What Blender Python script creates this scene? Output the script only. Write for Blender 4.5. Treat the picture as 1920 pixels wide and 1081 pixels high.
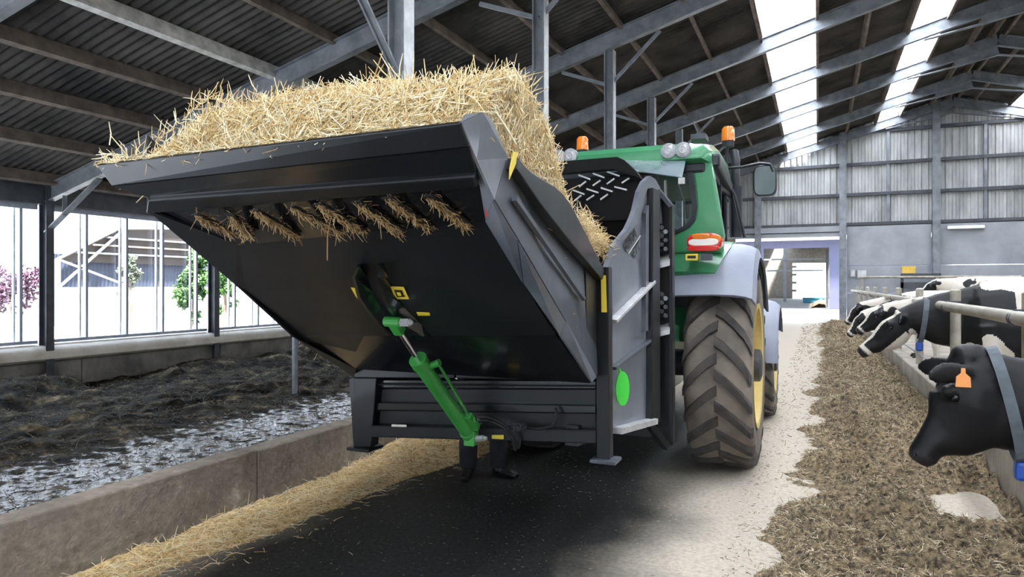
import bpy, bmesh, math, random
import numpy as np
from mathutils import Vector, Matrix, noise as mnoise

for o in list(bpy.data.objects): bpy.data.objects.remove(o)
sc = bpy.context.scene
COL = sc.collection
PI = math.pi

# ---------------------------------------------------------------- camera, sky, exposure
FPX, YAW, EYE, HOR = 1300.0, math.radians(23.8), 1.7, 535.0
SN, CS = math.sin(YAW), math.cos(YAW)
cd = bpy.data.cameras.new('camera'); cam = bpy.data.objects.new('camera', cd); COL.objects.link(cam)
cd.sensor_width = 36.0; cd.lens = FPX/1920*36.0; cd.clip_start = 0.05; cd.clip_end = 600
cam.location = (0, 0, EYE); cam.rotation_euler = (PI/2, 0, YAW); cd.shift_y = -(540.5-HOR)/1920.0
sc.camera = cam

world = bpy.data.worlds.new('sky'); sc.world = world; world.use_nodes = True
wn = world.node_tree.nodes; wl = world.node_tree.links
bg = wn['Background']
tc = wn.new('ShaderNodeTexCoord'); sx = wn.new('ShaderNodeSeparateXYZ'); cr = wn.new('ShaderNodeValToRGB')
wl.new(tc.outputs['Generated'], sx.inputs[0]); wl.new(sx.outputs['Z'], cr.inputs[0]); wl.new(cr.outputs[0], bg.inputs[0])
cr.color_ramp.elements[0].color = (0.82, 0.90, 1.0, 1); cr.color_ramp.elements[1].color = (0.66, 0.80, 1.0, 1)
bg.inputs[1].default_value = 4.0

sun = bpy.data.lights.new('sun', 'SUN'); sun.energy = 28.0; sun.angle = math.radians(6); sun.color = (1, .95, .87)
so = bpy.data.objects.new('sun', sun); COL.objects.link(so); so.rotation_euler = Vector((-.40,.30,-1)).to_track_quat('-Z','Y').to_euler()

sc.view_settings.view_transform = 'Standard'; sc.view_settings.look = 'None'
sc.view_settings.exposure = 0.88; sc.view_settings.gamma = 1.0; sc.view_settings.use_curve_mapping = False
sc.cycles.max_bounces = 8; sc.cycles.diffuse_bounces = 5; sc.cycles.glossy_bounces = 4
sc.cycles.transmission_bounces = 6; sc.cycles.transparent_max_bounces = 8
sc.cycles.use_denoising = True
sc.cycles.sample_clamp_indirect = 8.0

# ---------------------------------------------------------------- helpers
def ray(u, v):
    return Vector((-FPX*SN+(u-960)*CS, FPX*CS+(u-960)*SN, HOR-v))
def atY(u, v, Y):
    d = ray(u, v); t = Y/d.y; return Vector((d.x*t, Y, EYE+d.z*t))
def atX(u, v, X):
    d = ray(u, v); t = X/d.x; return Vector((X, d.y*t, EYE+d.z*t))
def atZ(u, v, Z):
    d = ray(u, v); t = (Z-EYE)/d.z; return Vector((d.x*t, d.y*t, Z))
def atL(u, v, a, b):
    "on the vertical plane X = a + b*Y"
    d = ray(u, v); r = d.x/d.y; Y = a/(r-b); return atY(u, v, Y)

def tag(o, label=None, cat=None, group=None, kind=None):
    if label: o['label'] = label
    if cat: o['category'] = cat
    if group: o['group'] = group
    if kind: o['kind'] = kind
    return o
OFF = {}
def thing(name, loc, label, cat, group=None, rz=0):
    o = bpy.data.objects.new(name, None); COL.objects.link(o)
    o.location = loc; o.rotation_euler = (0, 0, rz); o.empty_display_size = .1
    OFF[o.name] = Vector(loc) if rz == 0 else Vector((0, 0, 0))
    return tag(o, label, cat, group)

def V(*a): return Vector(a)

class MB:
    def __init__(s): s.v = []; s.f = []
    def add(s, vs, fs):
        n = len(s.v); s.v += [Vector(p) for p in vs]; s.f += [tuple(i+n for i in f) for f in fs]; return s
    def box(s, a, b):
        x0, y0, z0 = [min(a[i], b[i]) for i in range(3)]; x1, y1, z1 = [max(a[i], b[i]) for i in range(3)]
        vs = [(x0,y0,z0),(x1,y0,z0),(x1,y1,z0),(x0,y1,z0),(x0,y0,z1),(x1,y0,z1),(x1,y1,z1),(x0,y1,z1)]
        return s.add(vs, [(0,3,2,1),(4,5,6,7),(0,1,5,4),(1,2,6,5),(2,3,7,6),(3,0,4,7)])
    def beam(s, p, q, w, h, up=(0,0,1)):
        "box section from p to q, w across, h along up"
        p = Vector(p); q = Vector(q); d = (q-p).normalized(); up = Vector(up)
        sd = d.cross(up).normalized(); u2 = sd.cross(d).normalized()
        vs = []
        for c in (p, q):
            for a, b in ((-1,-1),(1,-1),(1,1),(-1,1)): vs.append(c+sd*(a*w/2)+u2*(b*h/2))
        return s.add(vs, [(0,3,2,1),(4,5,6,7),(0,1,5,4),(1,2,6,5),(2,3,7,6),(3,0,4,7)])
    def ibeam(s, p, q, w, h, t=.02, up=(0,0,1)):
        p = Vector(p); q = Vector(q); d = (q-p).normalized(); up = Vector(up)
        sd = d.cross(up).normalized(); u2 = sd.cross(d).normalized()
        s.beam(p+u2*(h/2-t/2), q+u2*(h/2-t/2), w, t, up); s.beam(p-u2*(h/2-t/2), q-u2*(h/2-t/2), w, t, up)
        return s.beam(p, q, t*.7, h-2*t, up)
    def prism(s, pts, ext):
        "closed polygon pts extruded by vector ext"
        ext = Vector(ext); n = len(pts); vs = [Vector(p) for p in pts]+[Vector(p)+ext for p in pts]
        fs = [tuple(reversed(range(n))), tuple(range(n, 2*n))]
        for i in range(n): j = (i+1) % n; fs.append((i, j, n+j, n+i))
        return s.add(vs, fs)
    def plate(s, pts, th):
        "flat-ish polygon given thickness along its normal, both sides"
        pts = [Vector(p) for p in pts]; n = Vector((0,0,0))
        for i in range(len(pts)):
            a, b = pts[i], pts[(i+1) % len(pts)]
            n += Vector(((a.y-b.y)*(a.z+b.z), (a.z-b.z)*(a.x+b.x), (a.x-b.x)*(a.y+b.y)))
        n.normalize()
        return s.prism([p-n*(th/2) for p in pts], n*th)
    def tube(s, pts, r, n=10, cap=True):
        pts = [Vector(p) for p in pts]; rs = r if isinstance(r, (list, tuple)) else [r]*len(pts)
        d0 = (pts[1]-pts[0]).normalized(); ref = Vector((0,0,1)) if abs(d0.z) < .9 else Vector((1,0,0))
        a = d0.cross(ref).normalized(); rings = []
        for i, p in enumerate(pts):
            if i == 0: d = pts[1]-pts[0]
            elif i == len(pts)-1: d = pts[-1]-pts[-2]
            else: d = (pts[i+1]-pts[i]).normalized()+(pts[i]-pts[i-1]).normalized()
            d.normalize(); a = (a-d*a.dot(d)).normalized(); b = d.cross(a)
            rings.append([p+(a*math.cos(2*PI*k/n)+b*math.sin(2*PI*k/n))*rs[i] for k in range(n)])
        return s.loft(rings, cap)
    def loft(s, rings, cap=True, closed=True):
        n = len(rings[0]); vs = [p for r in rings for p in r]; fs = []
        for i in range(len(rings)-1):
            for k in range(n if closed else n-1):
                m = (k+1) % n; fs.append((i*n+k, i*n+m, (i+1)*n+m, (i+1)*n+k))
        if cap: fs += [tuple(reversed(range(n))), tuple(range((len(rings)-1)*n, len(rings)*n))]
        return s.add(vs, fs)
    def lathe(s, prof, c, axis, n=32, arc=None, cap=False):
        "prof: (radius, along axis) pairs"
        c = Vector(c); ax = Vector(axis).normalized(); ref = Vector((0,0,1)) if abs(ax.z) < .9 else Vector((0,1,0))
        a = ax.cross(ref).normalized(); b = ax.cross(a); a0, a1 = arc or (0, 2*PI)
        m = n if arc is None else n+1; rings = []
        for k in range(m):
            t = a0+(a1-a0)*k/n; dv = b*(-math.cos(t))+a*math.sin(t)
            rings.append([c+ax*h+dv*r for r, h in prof])
        if arc is None: rings.append(rings[0])
        return s.loft(rings, cap=False, closed=False)
    def sphere(s, c, r, n=12, m=8, sc_=(1,1,1)):
        c = Vector(c); rings = []
        for i in range(m+1):
            t = PI*i/m; rings.append([c+Vector((math.sin(t)*math.cos(2*PI*k/n)*r*sc_[0], math.sin(t)*math.sin(2*PI*k/n)*r*sc_[1], math.cos(t)*r*sc_[2])) for k in range(n)])
        return s.loft(rings, cap=False)

def put(name, mb, mat, parent=None, smooth=False, bevel=0, merge=False, **kw):
    off = Vector((0,0,0))
    if parent is not None: off = OFF.get(parent.name, Vector((0,0,0)))
    me = bpy.data.meshes.new(name)
    me.from_pydata([tuple(p-off) for p in mb.v], [], mb.f)
    bm = bmesh.new(); bm.from_mesh(me)
    if merge: bmesh.ops.remove_doubles(bm, verts=bm.verts, dist=1e-4)
    bmesh.ops.recalc_face_normals(bm, faces=bm.faces)
    bm.to_mesh(me); bm.free()
    me.materials.append(mat)
    o = bpy.data.objects.new(name, me); COL.objects.link(o)
    if parent is not None:
        o.parent = parent; OFF[o.name] = off
    if smooth:
        for p in me.polygons: p.use_smooth = True
        if smooth != 'all':
            me.set_sharp_from_angle(angle=math.radians(40))
    if bevel:
        b = o.modifiers.new('bevel', 'BEVEL'); b.width = bevel; b.segments = 2; b.limit_method = 'ANGLE'; b.angle_limit = math.radians(35)
    tag(o, **kw)
    return o

def copy_tree(o, parent=None):
    c = o.copy(); COL.objects.link(c)
    if parent is not None: c.parent = parent
    if o.name in OFF: OFF[c.name] = OFF[o.name]
    for ch in list(o.children): copy_tree(ch, c)
    return c

# vectorised value noise
def vnoise(x, y, seed=0):
    xi = np.floor(x).astype(np.int64); yi = np.floor(y).astype(np.int64); xf = x-xi; yf = y-yi
    def h(a, b):
        n = (a*374761393+b*668265263+seed*974634777) & 0xffffffff
        n = ((n ^ (n >> 13))*1274126177) & 0xffffffff
        return ((n ^ (n >> 16)) & 0xffff)/65535.0
    u = xf*xf*(3-2*xf); w = yf*yf*(3-2*yf)
    return (h(xi, yi)*(1-u)+h(xi+1, yi)*u)*(1-w)+(h(xi, yi+1)*(1-u)+h(xi+1, yi+1)*u)*w
def fbm(x, y, seed=0, oct=4):
    s = 0; a = .5; f = 1.0
    for i in range(oct): s = s+a*vnoise(x*f, y*f, seed+i*17); a *= .5; f *= 2.03
    return s

def strands(name, P, D, L, R, mat, parent=None, bend=.15, seed=1, **kw):
    "many thin bent stalks as one mesh; P base points, D directions, L lengths, R radii"
    rng = np.random.default_rng(seed); N = len(P)
    D = D/np.linalg.norm(D, axis=1, keepdims=True)
    ref = rng.normal(size=(N, 3)); A = np.cross(D, ref); A /= np.linalg.norm(A, axis=1, keepdims=True); B = np.cross(D, A)
    rings = np.empty((N, 3, 3, 3), dtype=np.float32)
    bd = (rng.random(N)-.5)*2*bend*L
    for i, t in enumerate((0, .5, 1.0)):
        c = P+D*(L*t)[:, None]+A*(bd*(4*t*(1-t)))[:, None]
        for k in range(3):
            an = 2*PI*k/3; r = (R*(1 if i < 2 else .6))[:, None]
            rings[:, i, k] = c+(A*math.cos(an)+B*math.sin(an))*r
    off = np.array(OFF.get(parent.name, (0,0,0)) if parent is not None else (0,0,0), dtype=np.float32)
    co = rings.reshape(-1, 3)-off
    q = []
    for i in range(2):
        for k in range(3):
            m = (k+1) % 3; q.append([i*3+k, i*3+m, (i+1)*3+m, (i+1)*3+k])
    q = np.array(q); F = (np.arange(N)[:, None, None]*9+q[None]).reshape(-1)
    me = bpy.data.meshes.new(name); me.vertices.add(len(co)); me.vertices.foreach_set('co', co.reshape(-1))
    nf = N*6; me.loops.add(nf*4); me.loops.foreach_set('vertex_index', F.astype(np.int32))
    me.polygons.add(nf); me.polygons.foreach_set('loop_start', np.arange(0, nf*4, 4, dtype=np.int32))
    me.update(calc_edges=True)
    at = me.attributes.new('tint', 'FLOAT', 'POINT'); at.data.foreach_set('value', np.repeat(rng.random(N), 9).astype(np.float32))
    me.materials.append(mat); o = bpy.data.objects.new(name, me); COL.objects.link(o)
    if parent is not None: o.parent = parent
    return tag(o, **kw)

def gridmesh(name, X, Y, Z, mat, parent=None, smooth=True, **kw):
    "height field from 2-D arrays"
    n, m = X.shape; off = np.array(OFF.get(parent.name, (0,0,0)) if parent is not None else (0,0,0))
    co = np.stack([X, Y, Z], -1).reshape(-1, 3)-off
    i = np.arange(n-1)[:, None]*m+np.arange(m-1)[None]
    F = np.stack([i, i+1, i+m+1, i+m], -1).reshape(-1)
    me = bpy.data.meshes.new(name); me.vertices.add(len(co)); me.vertices.foreach_set('co', co.astype(np.float32).reshape(-1))
    nf = (n-1)*(m-1); me.loops.add(nf*4); me.loops.foreach_set('vertex_index', F.astype(np.int32))
    me.polygons.add(nf); me.polygons.foreach_set('loop_start', np.arange(0, nf*4, 4, dtype=np.int32))
    me.polygons.foreach_set('use_smooth', np.full(nf, smooth))
    me.update(calc_edges=True); me.materials.append(mat)
    o = bpy.data.objects.new(name, me); COL.objects.link(o)
    if parent is not None: o.parent = parent
    return tag(o, **kw)

# ---------------------------------------------------------------- materials
def mat(name, c1, c2=None, rough=.6, metal=0, scale=4, bump=0, bscale=None, spec=.5, coord='Object', stretch=None, coat=0, detail=6, lo=.35, hi=.65, rough2=None, sheen=0):
    m = bpy.data.materials.new(name); m.use_nodes = True; nt = m.node_tree; N = nt.nodes; L = nt.links
    b = N['Principled BSDF']; b.inputs['Roughness'].default_value = rough; b.inputs['Metallic'].default_value = metal
    b.inputs['Specular IOR Level'].default_value = spec; b.inputs['Coat Weight'].default_value = coat; b.inputs['Coat Roughness'].default_value = .08
    b.inputs['Base Color'].default_value = (*c1, 1)
    if c2 or bump:
        t = N.new('ShaderNodeTexCoord'); mp = N.new('ShaderNodeMapping'); L.new(t.outputs[coord], mp.inputs[0])
        if stretch: mp.inputs['Scale'].default_value = stretch
    if c2:
        n = N.new('ShaderNodeTexNoise'); n.inputs['Scale'].default_value = scale; n.inputs['Detail'].default_value = detail; n.inputs['Roughness'].default_value = .6
        L.new(mp.outputs[0], n.inputs['Vector'])
        r = N.new('ShaderNodeValToRGB'); r.color_ramp.elements[0].position = lo; r.color_ramp.elements[1].position = hi
        r.color_ramp.elements[0].color = (*c1, 1); r.color_ramp.elements[1].color = (*c2, 1)
        L.new(n.outputs[0], r.inputs[0]); L.new(r.outputs[0], b.inputs['Base Color'])
        if rough2 is not None:
            mr = N.new('ShaderNodeMapRange'); mr.inputs[1].default_value = lo; mr.inputs[2].default_value = hi; mr.inputs[3].default_value = rough; mr.inputs[4].default_value = rough2
            L.new(n.outputs[0], mr.inputs[0]); L.new(mr.outputs[0], b.inputs['Roughness'])
    if bump:
        n2 = N.new('ShaderNodeTexNoise'); n2.inputs['Scale'].default_value = bscale or scale*6; n2.inputs['Detail'].default_value = 5
        L.new(mp.outputs[0], n2.inputs['Vector']); bp = N.new('ShaderNodeBump'); bp.inputs['Strength'].default_value = bump; bp.inputs['Distance'].default_value = .02
        L.new(n2.outputs[0], bp.inputs['Height']); L.new(bp.outputs[0], b.inputs['Normal'])
    return m

def tintmat(name, cols, rough=.6, sub=0):
    m = bpy.data.materials.new(name); m.use_nodes = True; N = m.node_tree.nodes; L = m.node_tree.links; b = N['Principled BSDF']
    a = N.new('ShaderNodeAttribute'); a.attribute_name = 'tint'; r = N.new('ShaderNodeValToRGB'); e = r.color_ramp.elements
    e[0].color = (*cols[0], 1); e[0].position = 0; e[1].color = (*cols[-1], 1); e[1].position = 1
    for i, c in enumerate(cols[1:-1]): x = e.new((i+1)/(len(cols)-1)); x.color = (*c, 1)
    L.new(a.outputs['Fac'], r.inputs[0]); L.new(r.outputs[0], b.inputs['Base Color']); b.inputs['Roughness'].default_value = rough
    return m

M = {}
M['concrete'] = mat('concrete', (.20,.175,.14), (.36,.33,.28), .85, scale=1.6, bump=.5, bscale=14)
M['kerb'] = mat('kerb_concrete', (.17,.14,.11), (.42,.37,.30), .85, scale=1.7, bump=.6, bscale=18, lo=.3, hi=.75)
def stained(name, a, b, c, sp):
    m = mat(name, a, b, .88, scale=1.3, bump=.7, bscale=24, lo=.32, hi=.70); N = m.node_tree.nodes; L = m.node_tree.links; bs = N['Principled BSDF']
    t = N.new('ShaderNodeTexCoord'); n = N.new('ShaderNodeTexNoise'); n.inputs['Scale'].default_value = sp; n.inputs['Detail'].default_value = 9; n.inputs['Roughness'].default_value = .7; L.new(t.outputs['Object'], n.inputs['Vector'])
    r = N.new('ShaderNodeValToRGB'); r.color_ramp.elements[0].position = .60; r.color_ramp.elements[1].position = .70; L.new(n.outputs[0], r.inputs[0])
    n2 = N.new('ShaderNodeTexNoise'); n2.inputs['Scale'].default_value = sp*7; n2.inputs['Detail'].default_value = 8; L.new(t.outputs['Object'], n2.inputs['Vector'])
    r2 = N.new('ShaderNodeValToRGB'); r2.color_ramp.elements[0].position = .35; r2.color_ramp.elements[1].position = .65; r2.color_ramp.elements[0].color = (.72,.72,.72,1); L.new(n2.outputs[0], r2.inputs[0])
    mi = N.new('ShaderNodeMix'); mi.data_type = 'RGBA'; mi.inputs[7].default_value = (*c, 1); src = bs.inputs['Base Color'].links[0].from_socket
    L.new(r.outputs[0], mi.inputs[0]); L.new(src, mi.inputs[6])
    mu = N.new('ShaderNodeMix'); mu.data_type = 'RGBA'; mu.blend_type = 'MULTIPLY'; mu.inputs[0].default_value = .9; L.new(mi.outputs[2], mu.inputs[6]); L.new(r2.outputs[0], mu.inputs[7]); L.new(mu.outputs[2], bs.inputs['Base Color'])
    return m
M['kerb'] = stained('kerb_concrete', (.12,.10,.08), (.36,.31,.25), (.50,.46,.40), 2.6)
M['ledge'] = mat('ledge_concrete', (.62,.56,.48), (.80,.75,.68), .8, scale=2, bump=.3)
M['wallc'] = mat('left_wall_concrete', (.10,.092,.085), (.26,.245,.22), .9, scale=1.4, bump=.5)
M['panel'] = mat('pale_panel', (.27,.29,.32), (.36,.38,.42), .7, scale=.9, bump=.1)
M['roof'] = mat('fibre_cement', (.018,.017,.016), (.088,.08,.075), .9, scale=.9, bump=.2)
M['steel'] = mat('galvanised_steel', (.15,.165,.19), (.27,.29,.32), .45, metal=.35, scale=3, bump=.05)
M['steel_light'] = mat('bright_galvanised', (.45,.47,.50), (.68,.70,.72), .4, metal=.4, scale=5)
M['purlin'] = mat('purlin_timber', (.10,.083,.07), (.20,.165,.14), .85, scale=4, bump=.2)
M['purlin_pale'] = mat('pale_purlin', (.46,.45,.43), (.80,.79,.76), .8, scale=5, bump=.2)
M['dark_steel'] = mat('dark_steel', (.05,.055,.065), (.09,.095,.11), .5, metal=.3, scale=3)
M['sheet'] = mat('ridged_sheet', (.30,.31,.31), (.52,.54,.54), .6, metal=.2, scale=1.1, stretch=(1.5,1,.5), bump=.05)
M['frame_pale'] = mat('window_frame_metal', (.34,.38,.45), (.45,.49,.56), .5, metal=.3)
# ---------------------------------------------------------------- the barn
GY = 35.5                                   # far gable
XL, XR_ = -16.0, 26.8                       # eaves
RX, RZ, EZ = 5.4, 10.1, 4.1                 # ridge
def roofz(x): return EZ+.28*(x-XL) if x < RX else RZ-.28*(x-RX)
BAYS = [6.42+4.15*i for i in range(-4, 8)]
YF = -14.0                                   # unseen end behind the camera, walled to hold back light

# lane floor
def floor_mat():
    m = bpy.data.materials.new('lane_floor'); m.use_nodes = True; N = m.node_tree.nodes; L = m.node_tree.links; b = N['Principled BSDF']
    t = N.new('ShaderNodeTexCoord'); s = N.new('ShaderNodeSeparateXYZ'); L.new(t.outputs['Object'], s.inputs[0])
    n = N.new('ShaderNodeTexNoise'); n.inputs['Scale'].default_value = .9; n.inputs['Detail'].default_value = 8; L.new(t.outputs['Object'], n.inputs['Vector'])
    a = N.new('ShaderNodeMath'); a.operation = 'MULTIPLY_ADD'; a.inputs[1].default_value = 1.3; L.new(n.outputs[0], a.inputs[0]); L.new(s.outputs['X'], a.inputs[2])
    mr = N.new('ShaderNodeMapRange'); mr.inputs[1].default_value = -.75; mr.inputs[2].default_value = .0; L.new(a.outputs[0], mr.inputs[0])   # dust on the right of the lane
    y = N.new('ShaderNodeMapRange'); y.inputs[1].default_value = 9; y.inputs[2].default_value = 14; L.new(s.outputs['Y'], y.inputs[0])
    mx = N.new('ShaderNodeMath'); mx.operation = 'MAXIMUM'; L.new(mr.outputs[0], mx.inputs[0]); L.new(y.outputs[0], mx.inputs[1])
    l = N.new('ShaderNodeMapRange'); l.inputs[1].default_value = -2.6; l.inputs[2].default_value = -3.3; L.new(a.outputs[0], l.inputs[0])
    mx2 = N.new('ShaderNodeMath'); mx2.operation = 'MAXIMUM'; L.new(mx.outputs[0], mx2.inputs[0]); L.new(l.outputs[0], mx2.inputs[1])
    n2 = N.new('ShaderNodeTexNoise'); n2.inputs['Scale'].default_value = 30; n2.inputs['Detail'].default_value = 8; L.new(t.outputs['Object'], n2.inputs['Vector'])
    r1 = N.new('ShaderNodeValToRGB'); r1.color_ramp.elements[0].color = (.011,.012,.013,1); r1.color_ramp.elements[1].color = (.055,.055,.052,1)  # dark asphalt with the machine's soft shade painted into its colour
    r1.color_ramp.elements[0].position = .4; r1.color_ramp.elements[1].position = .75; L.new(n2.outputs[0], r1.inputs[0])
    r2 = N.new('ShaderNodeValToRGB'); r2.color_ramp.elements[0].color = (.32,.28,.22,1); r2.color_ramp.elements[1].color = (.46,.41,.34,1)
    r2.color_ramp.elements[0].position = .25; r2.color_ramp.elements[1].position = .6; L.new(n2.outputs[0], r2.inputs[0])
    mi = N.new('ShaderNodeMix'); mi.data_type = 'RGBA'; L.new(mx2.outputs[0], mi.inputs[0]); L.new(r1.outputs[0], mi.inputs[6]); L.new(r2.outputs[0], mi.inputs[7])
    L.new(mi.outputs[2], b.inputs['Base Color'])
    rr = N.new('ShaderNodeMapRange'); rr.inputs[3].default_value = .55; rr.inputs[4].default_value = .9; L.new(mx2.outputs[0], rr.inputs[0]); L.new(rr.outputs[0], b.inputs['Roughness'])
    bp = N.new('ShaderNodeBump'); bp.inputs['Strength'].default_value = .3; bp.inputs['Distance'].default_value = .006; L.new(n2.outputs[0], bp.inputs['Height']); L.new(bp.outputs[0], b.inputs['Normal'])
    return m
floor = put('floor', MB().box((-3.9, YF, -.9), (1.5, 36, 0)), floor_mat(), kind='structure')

# low kerb wall between lane and litter, cast in lengths
M['kerb_top'] = M['kerb']
kerb = put('wall_kerb', MB().box((-4.03, YF, -.9), (-3.87, GY, .45)), M['kerb'], kind='structure')
rng = random.Random(3)
y = YF
while y < GY:
    L_ = 1.15+rng.random()*.35 if y > 1 else 3; y1 = min(y+L_, GY); dz = rng.uniform(-.008, .008)
    mb = MB().box((-4.04, y+.004, .0), (-3.855+rng.uniform(-.006, .004), y1-.004, .46+dz))
    put('concrete_panel', mb, M['kerb'], kerb, bevel=.012); y = y1

# litter yard to the left, lower than the lane
def litter_mat():
    m = bpy.data.materials.new('trodden_litter'); m.use_nodes = True; N = m.node_tree.nodes; L = m.node_tree.links; b = N['Principled BSDF']
    t = N.new('ShaderNodeTexCoord'); s = N.new('ShaderNodeSeparateXYZ'); L.new(t.outputs['Object'], s.inputs[0])
    n = N.new('ShaderNodeTexNoise'); n.inputs['Scale'].default_value = 2.2; n.inputs['Detail'].default_value = 9; n.inputs['Roughness'].default_value = .68; L.new(t.outputs['Object'], n.inputs['Vector'])
    r = N.new('ShaderNodeValToRGB'); e = r.color_ramp.elements; e[0].color = (.006,.005,.004,1); e[0].position = .4; e[1].color = (.30,.23,.13,1); e[1].position = .72
    x = e.new(.56); x.color = (.05,.042,.030,1); L.new(n.outputs[0], r.inputs[0]); L.new(r.outputs[0], b.inputs['Base Color'])
    # wet strip along the kerb
    n3 = N.new('ShaderNodeTexNoise'); n3.inputs['Scale'].default_value = 5; n3.inputs['Detail'].default_value = 6; L.new(t.outputs['Object'], n3.inputs['Vector'])
    w = N.new('ShaderNodeMapRange'); w.inputs[1].default_value = -11.0; w.inputs[2].default_value = -9.2; L.new(s.outputs['X'], w.inputs[0])
    mu = N.new('ShaderNodeMath'); mu.operation = 'MULTIPLY_ADD'; mu.inputs[1].default_value = .45; L.new(w.outputs[0], mu.inputs[0]); L.new(n3.outputs[0], mu.inputs[2])
    rr = N.new('ShaderNodeMapRange'); rr.inputs[1].default_value = .83; rr.inputs[2].default_value = .95; rr.inputs[3].default_value = .8; rr.inputs[4].default_value = .05; L.new(mu.outputs[0], rr.inputs[0]); L.new(rr.outputs[0], b.inputs['Roughness'])
    sp_ = N.new('ShaderNodeMapRange'); sp_.inputs[1].default_value = .80; sp_.inputs[2].default_value = .93; sp_.inputs[3].default_value = .08; sp_.inputs[4].default_value = .6; L.new(mu.outputs[0], sp_.inputs[0]); L.new(sp_.outputs[0], b.inputs['Specular IOR Level'])
    n2 = N.new('ShaderNodeTexNoise'); n2.inputs['Scale'].default_value = 22; n2.inputs['Detail'].default_value = 7; L.new(t.outputs['Object'], n2.inputs['Vector'])
    bp = N.new('ShaderNodeBump'); bp.inputs['Strength'].default_value = .6; bp.inputs['Distance'].default_value = .03; L.new(n2.outputs[0], bp.inputs['Height']); L.new(bp.outputs[0], b.inputs['Normal'])
    return m
xs = np.linspace(-16.2, -4.0, 230); ys = np.linspace(0, 36, 520); X, Y = np.meshgrid(xs, ys)
lump = np.clip((-(X)-9.5)/1.6, 0, 1)
litter_z = -.78+lump*(.30*fbm(X*1.7, Y*1.7, 3, 5)**1.3)+.07*fbm(X*5, Y*5, 9, 3)*(.45+lump)
wallheap = .55*np.exp(-((X+15)/1.0)**2)*np.clip(fbm(X*.5, Y*.55, 31, 3)-.33, 0, 1)*2.6
litter_z = litter_z+wallheap
gridmesh('floor_litter', X, Y, litter_z, litter_mat(), kind='structure')
# left wall: concrete parapet, ledge, posts, windows
wl_ = put('wall_left', MB().box((-16.35, YF, -.9), (-16.0, GY, .30)), M['wallc'], kind='structure')
yy = YF
while yy < GY-.1:
    put('concrete_panel', MB().box((-16.02, yy+.012, -.9), (-15.93, min(yy+4.15, GY)-.012, .02)), M['wallc'], wl_, bevel=.01); yy += 4.15
lg = MB()
prof = [(-16.4,.0),(-15.82,.0),(-15.74,.06),(-15.72,.16),(-15.76,.26),(-15.86,.33),(-16.4,.42)]
lg.loft([[V(x, yq, z) for x, z in prof] for yq in (YF, GY)])
put('trim_1', lg, M['ledge'], kind='structure', smooth=True)
eb = MB().box((-16.2, YF, 3.52), (-15.85, GY, 3.95)); put('trim_2', eb, M['dark_steel'], kind='structure')
# mullions between posts
glass = bpy.data.materials.new('clear_sheet'); glass.use_nodes = True
N = glass.node_tree.nodes; L = glass.node_tree.links; N.remove(N['Principled BSDF'])
tr = N.new('ShaderNodeBsdfTransparent'); gl = N.new('ShaderNodeBsdfGlossy'); gl.inputs['Roughness'].default_value = .05; mi = N.new('ShaderNodeMixShader'); mi.inputs[0].default_value = .06
L.new(tr.outputs[0], mi.inputs[1]); L.new(gl.outputs[0], mi.inputs[2]); L.new(mi.outputs[0], N['Material Output'].inputs[0])
wi = 0
POSTS = [-9.2, -4.3, .6, 5.33, 10.05, 14.77, 19.0, 23.2, 27.3, 31.4, GY]
for i, by in enumerate(POSTS[:-1]):
    if by < 0: continue
    bw = POSTS[i+1]-by-.12
    wi += 1
    w = put('window_%d' % wi, MB().box((-16.10, by+.12, .40), (-16.0, by+bw, .47)).box((-16.10, by+.12, 3.40), (-16.0, by+bw, 3.52)), M['frame_pale'], kind='structure')
    for k in range(4):
        yk = by+.12+bw*(.20,.43,.66,.90)[k]
        put('mullion', MB().box((-16.12, yk-.03, .45), (-16.02, yk+.03, 3.45)), M['frame_pale'], w)
        put('mullion', MB().box((-16.32, yk-.02, .45), (-16.26, yk+.02, 3.45)), M['steel_light'], w)
    for k in range(3):
        yk = by+.12+bw*(.20,.43,.66)[k]
        put('pane', MB().box((-16.30, yk+.0, .45), (-16.295, yk+bw*.22, 3.4)), glass, w)
for by in POSTS:
    if by > -3:
        mb = MB().ibeam((-15.88, by, -.8), (-15.88, by, 3.95), .18, .26, .02, up=(1,0,0))
        put('post', mb, M['dark_steel'], wl_)

# roof: ridged sheet with lines running down the slope
def roof_half(x0, x1, skips, parent):
    pitch = .18; ny = int((GY+.6-YF)/pitch)
    nprof = 6; ys = []; dz = []
    for i in range(ny):
        for k in range(nprof):
            t = k/nprof; ys.append(YF+(i+t)*pitch); dz.append(.036*math.cos(2*PI*t))
    ys = np.array(ys); dz = np.array(dz)
    segs = [x0]+[s for a in skips for s in a]+[x1]
    out = None
    for a in range(0, len(segs), 2):
        xs = np.array([segs[a], segs[a+1]]); Y, X = np.meshgrid(ys, xs)
        Z = np.array([[roofz(x)]*len(ys) for x in xs])+dz[None]
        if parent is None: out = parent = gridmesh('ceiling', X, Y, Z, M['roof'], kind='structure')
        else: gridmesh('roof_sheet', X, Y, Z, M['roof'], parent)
    return parent
SKY = [(-1.32, -.10), (2.42, 3.30)]
SKYR = [(7.6, 8.6), (12.2, 13.2)]
ceil_ = roof_half(XL-.5, RX, SKY, None)
roof_half(RX, XR_+.5, SKYR, ceil_)
put('ridge_cap', MB().beam((RX, YF, RZ+.06), (RX, GY+.5, RZ+.06), .5, .05), M['roof'], ceil_)
sky_m = bpy.data.materials.new('skylight_sheet'); sky_m.use_nodes = True
N = sky_m.node_tree.nodes; L = sky_m.node_tree.links; N.remove(N['Principled BSDF'])
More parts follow.
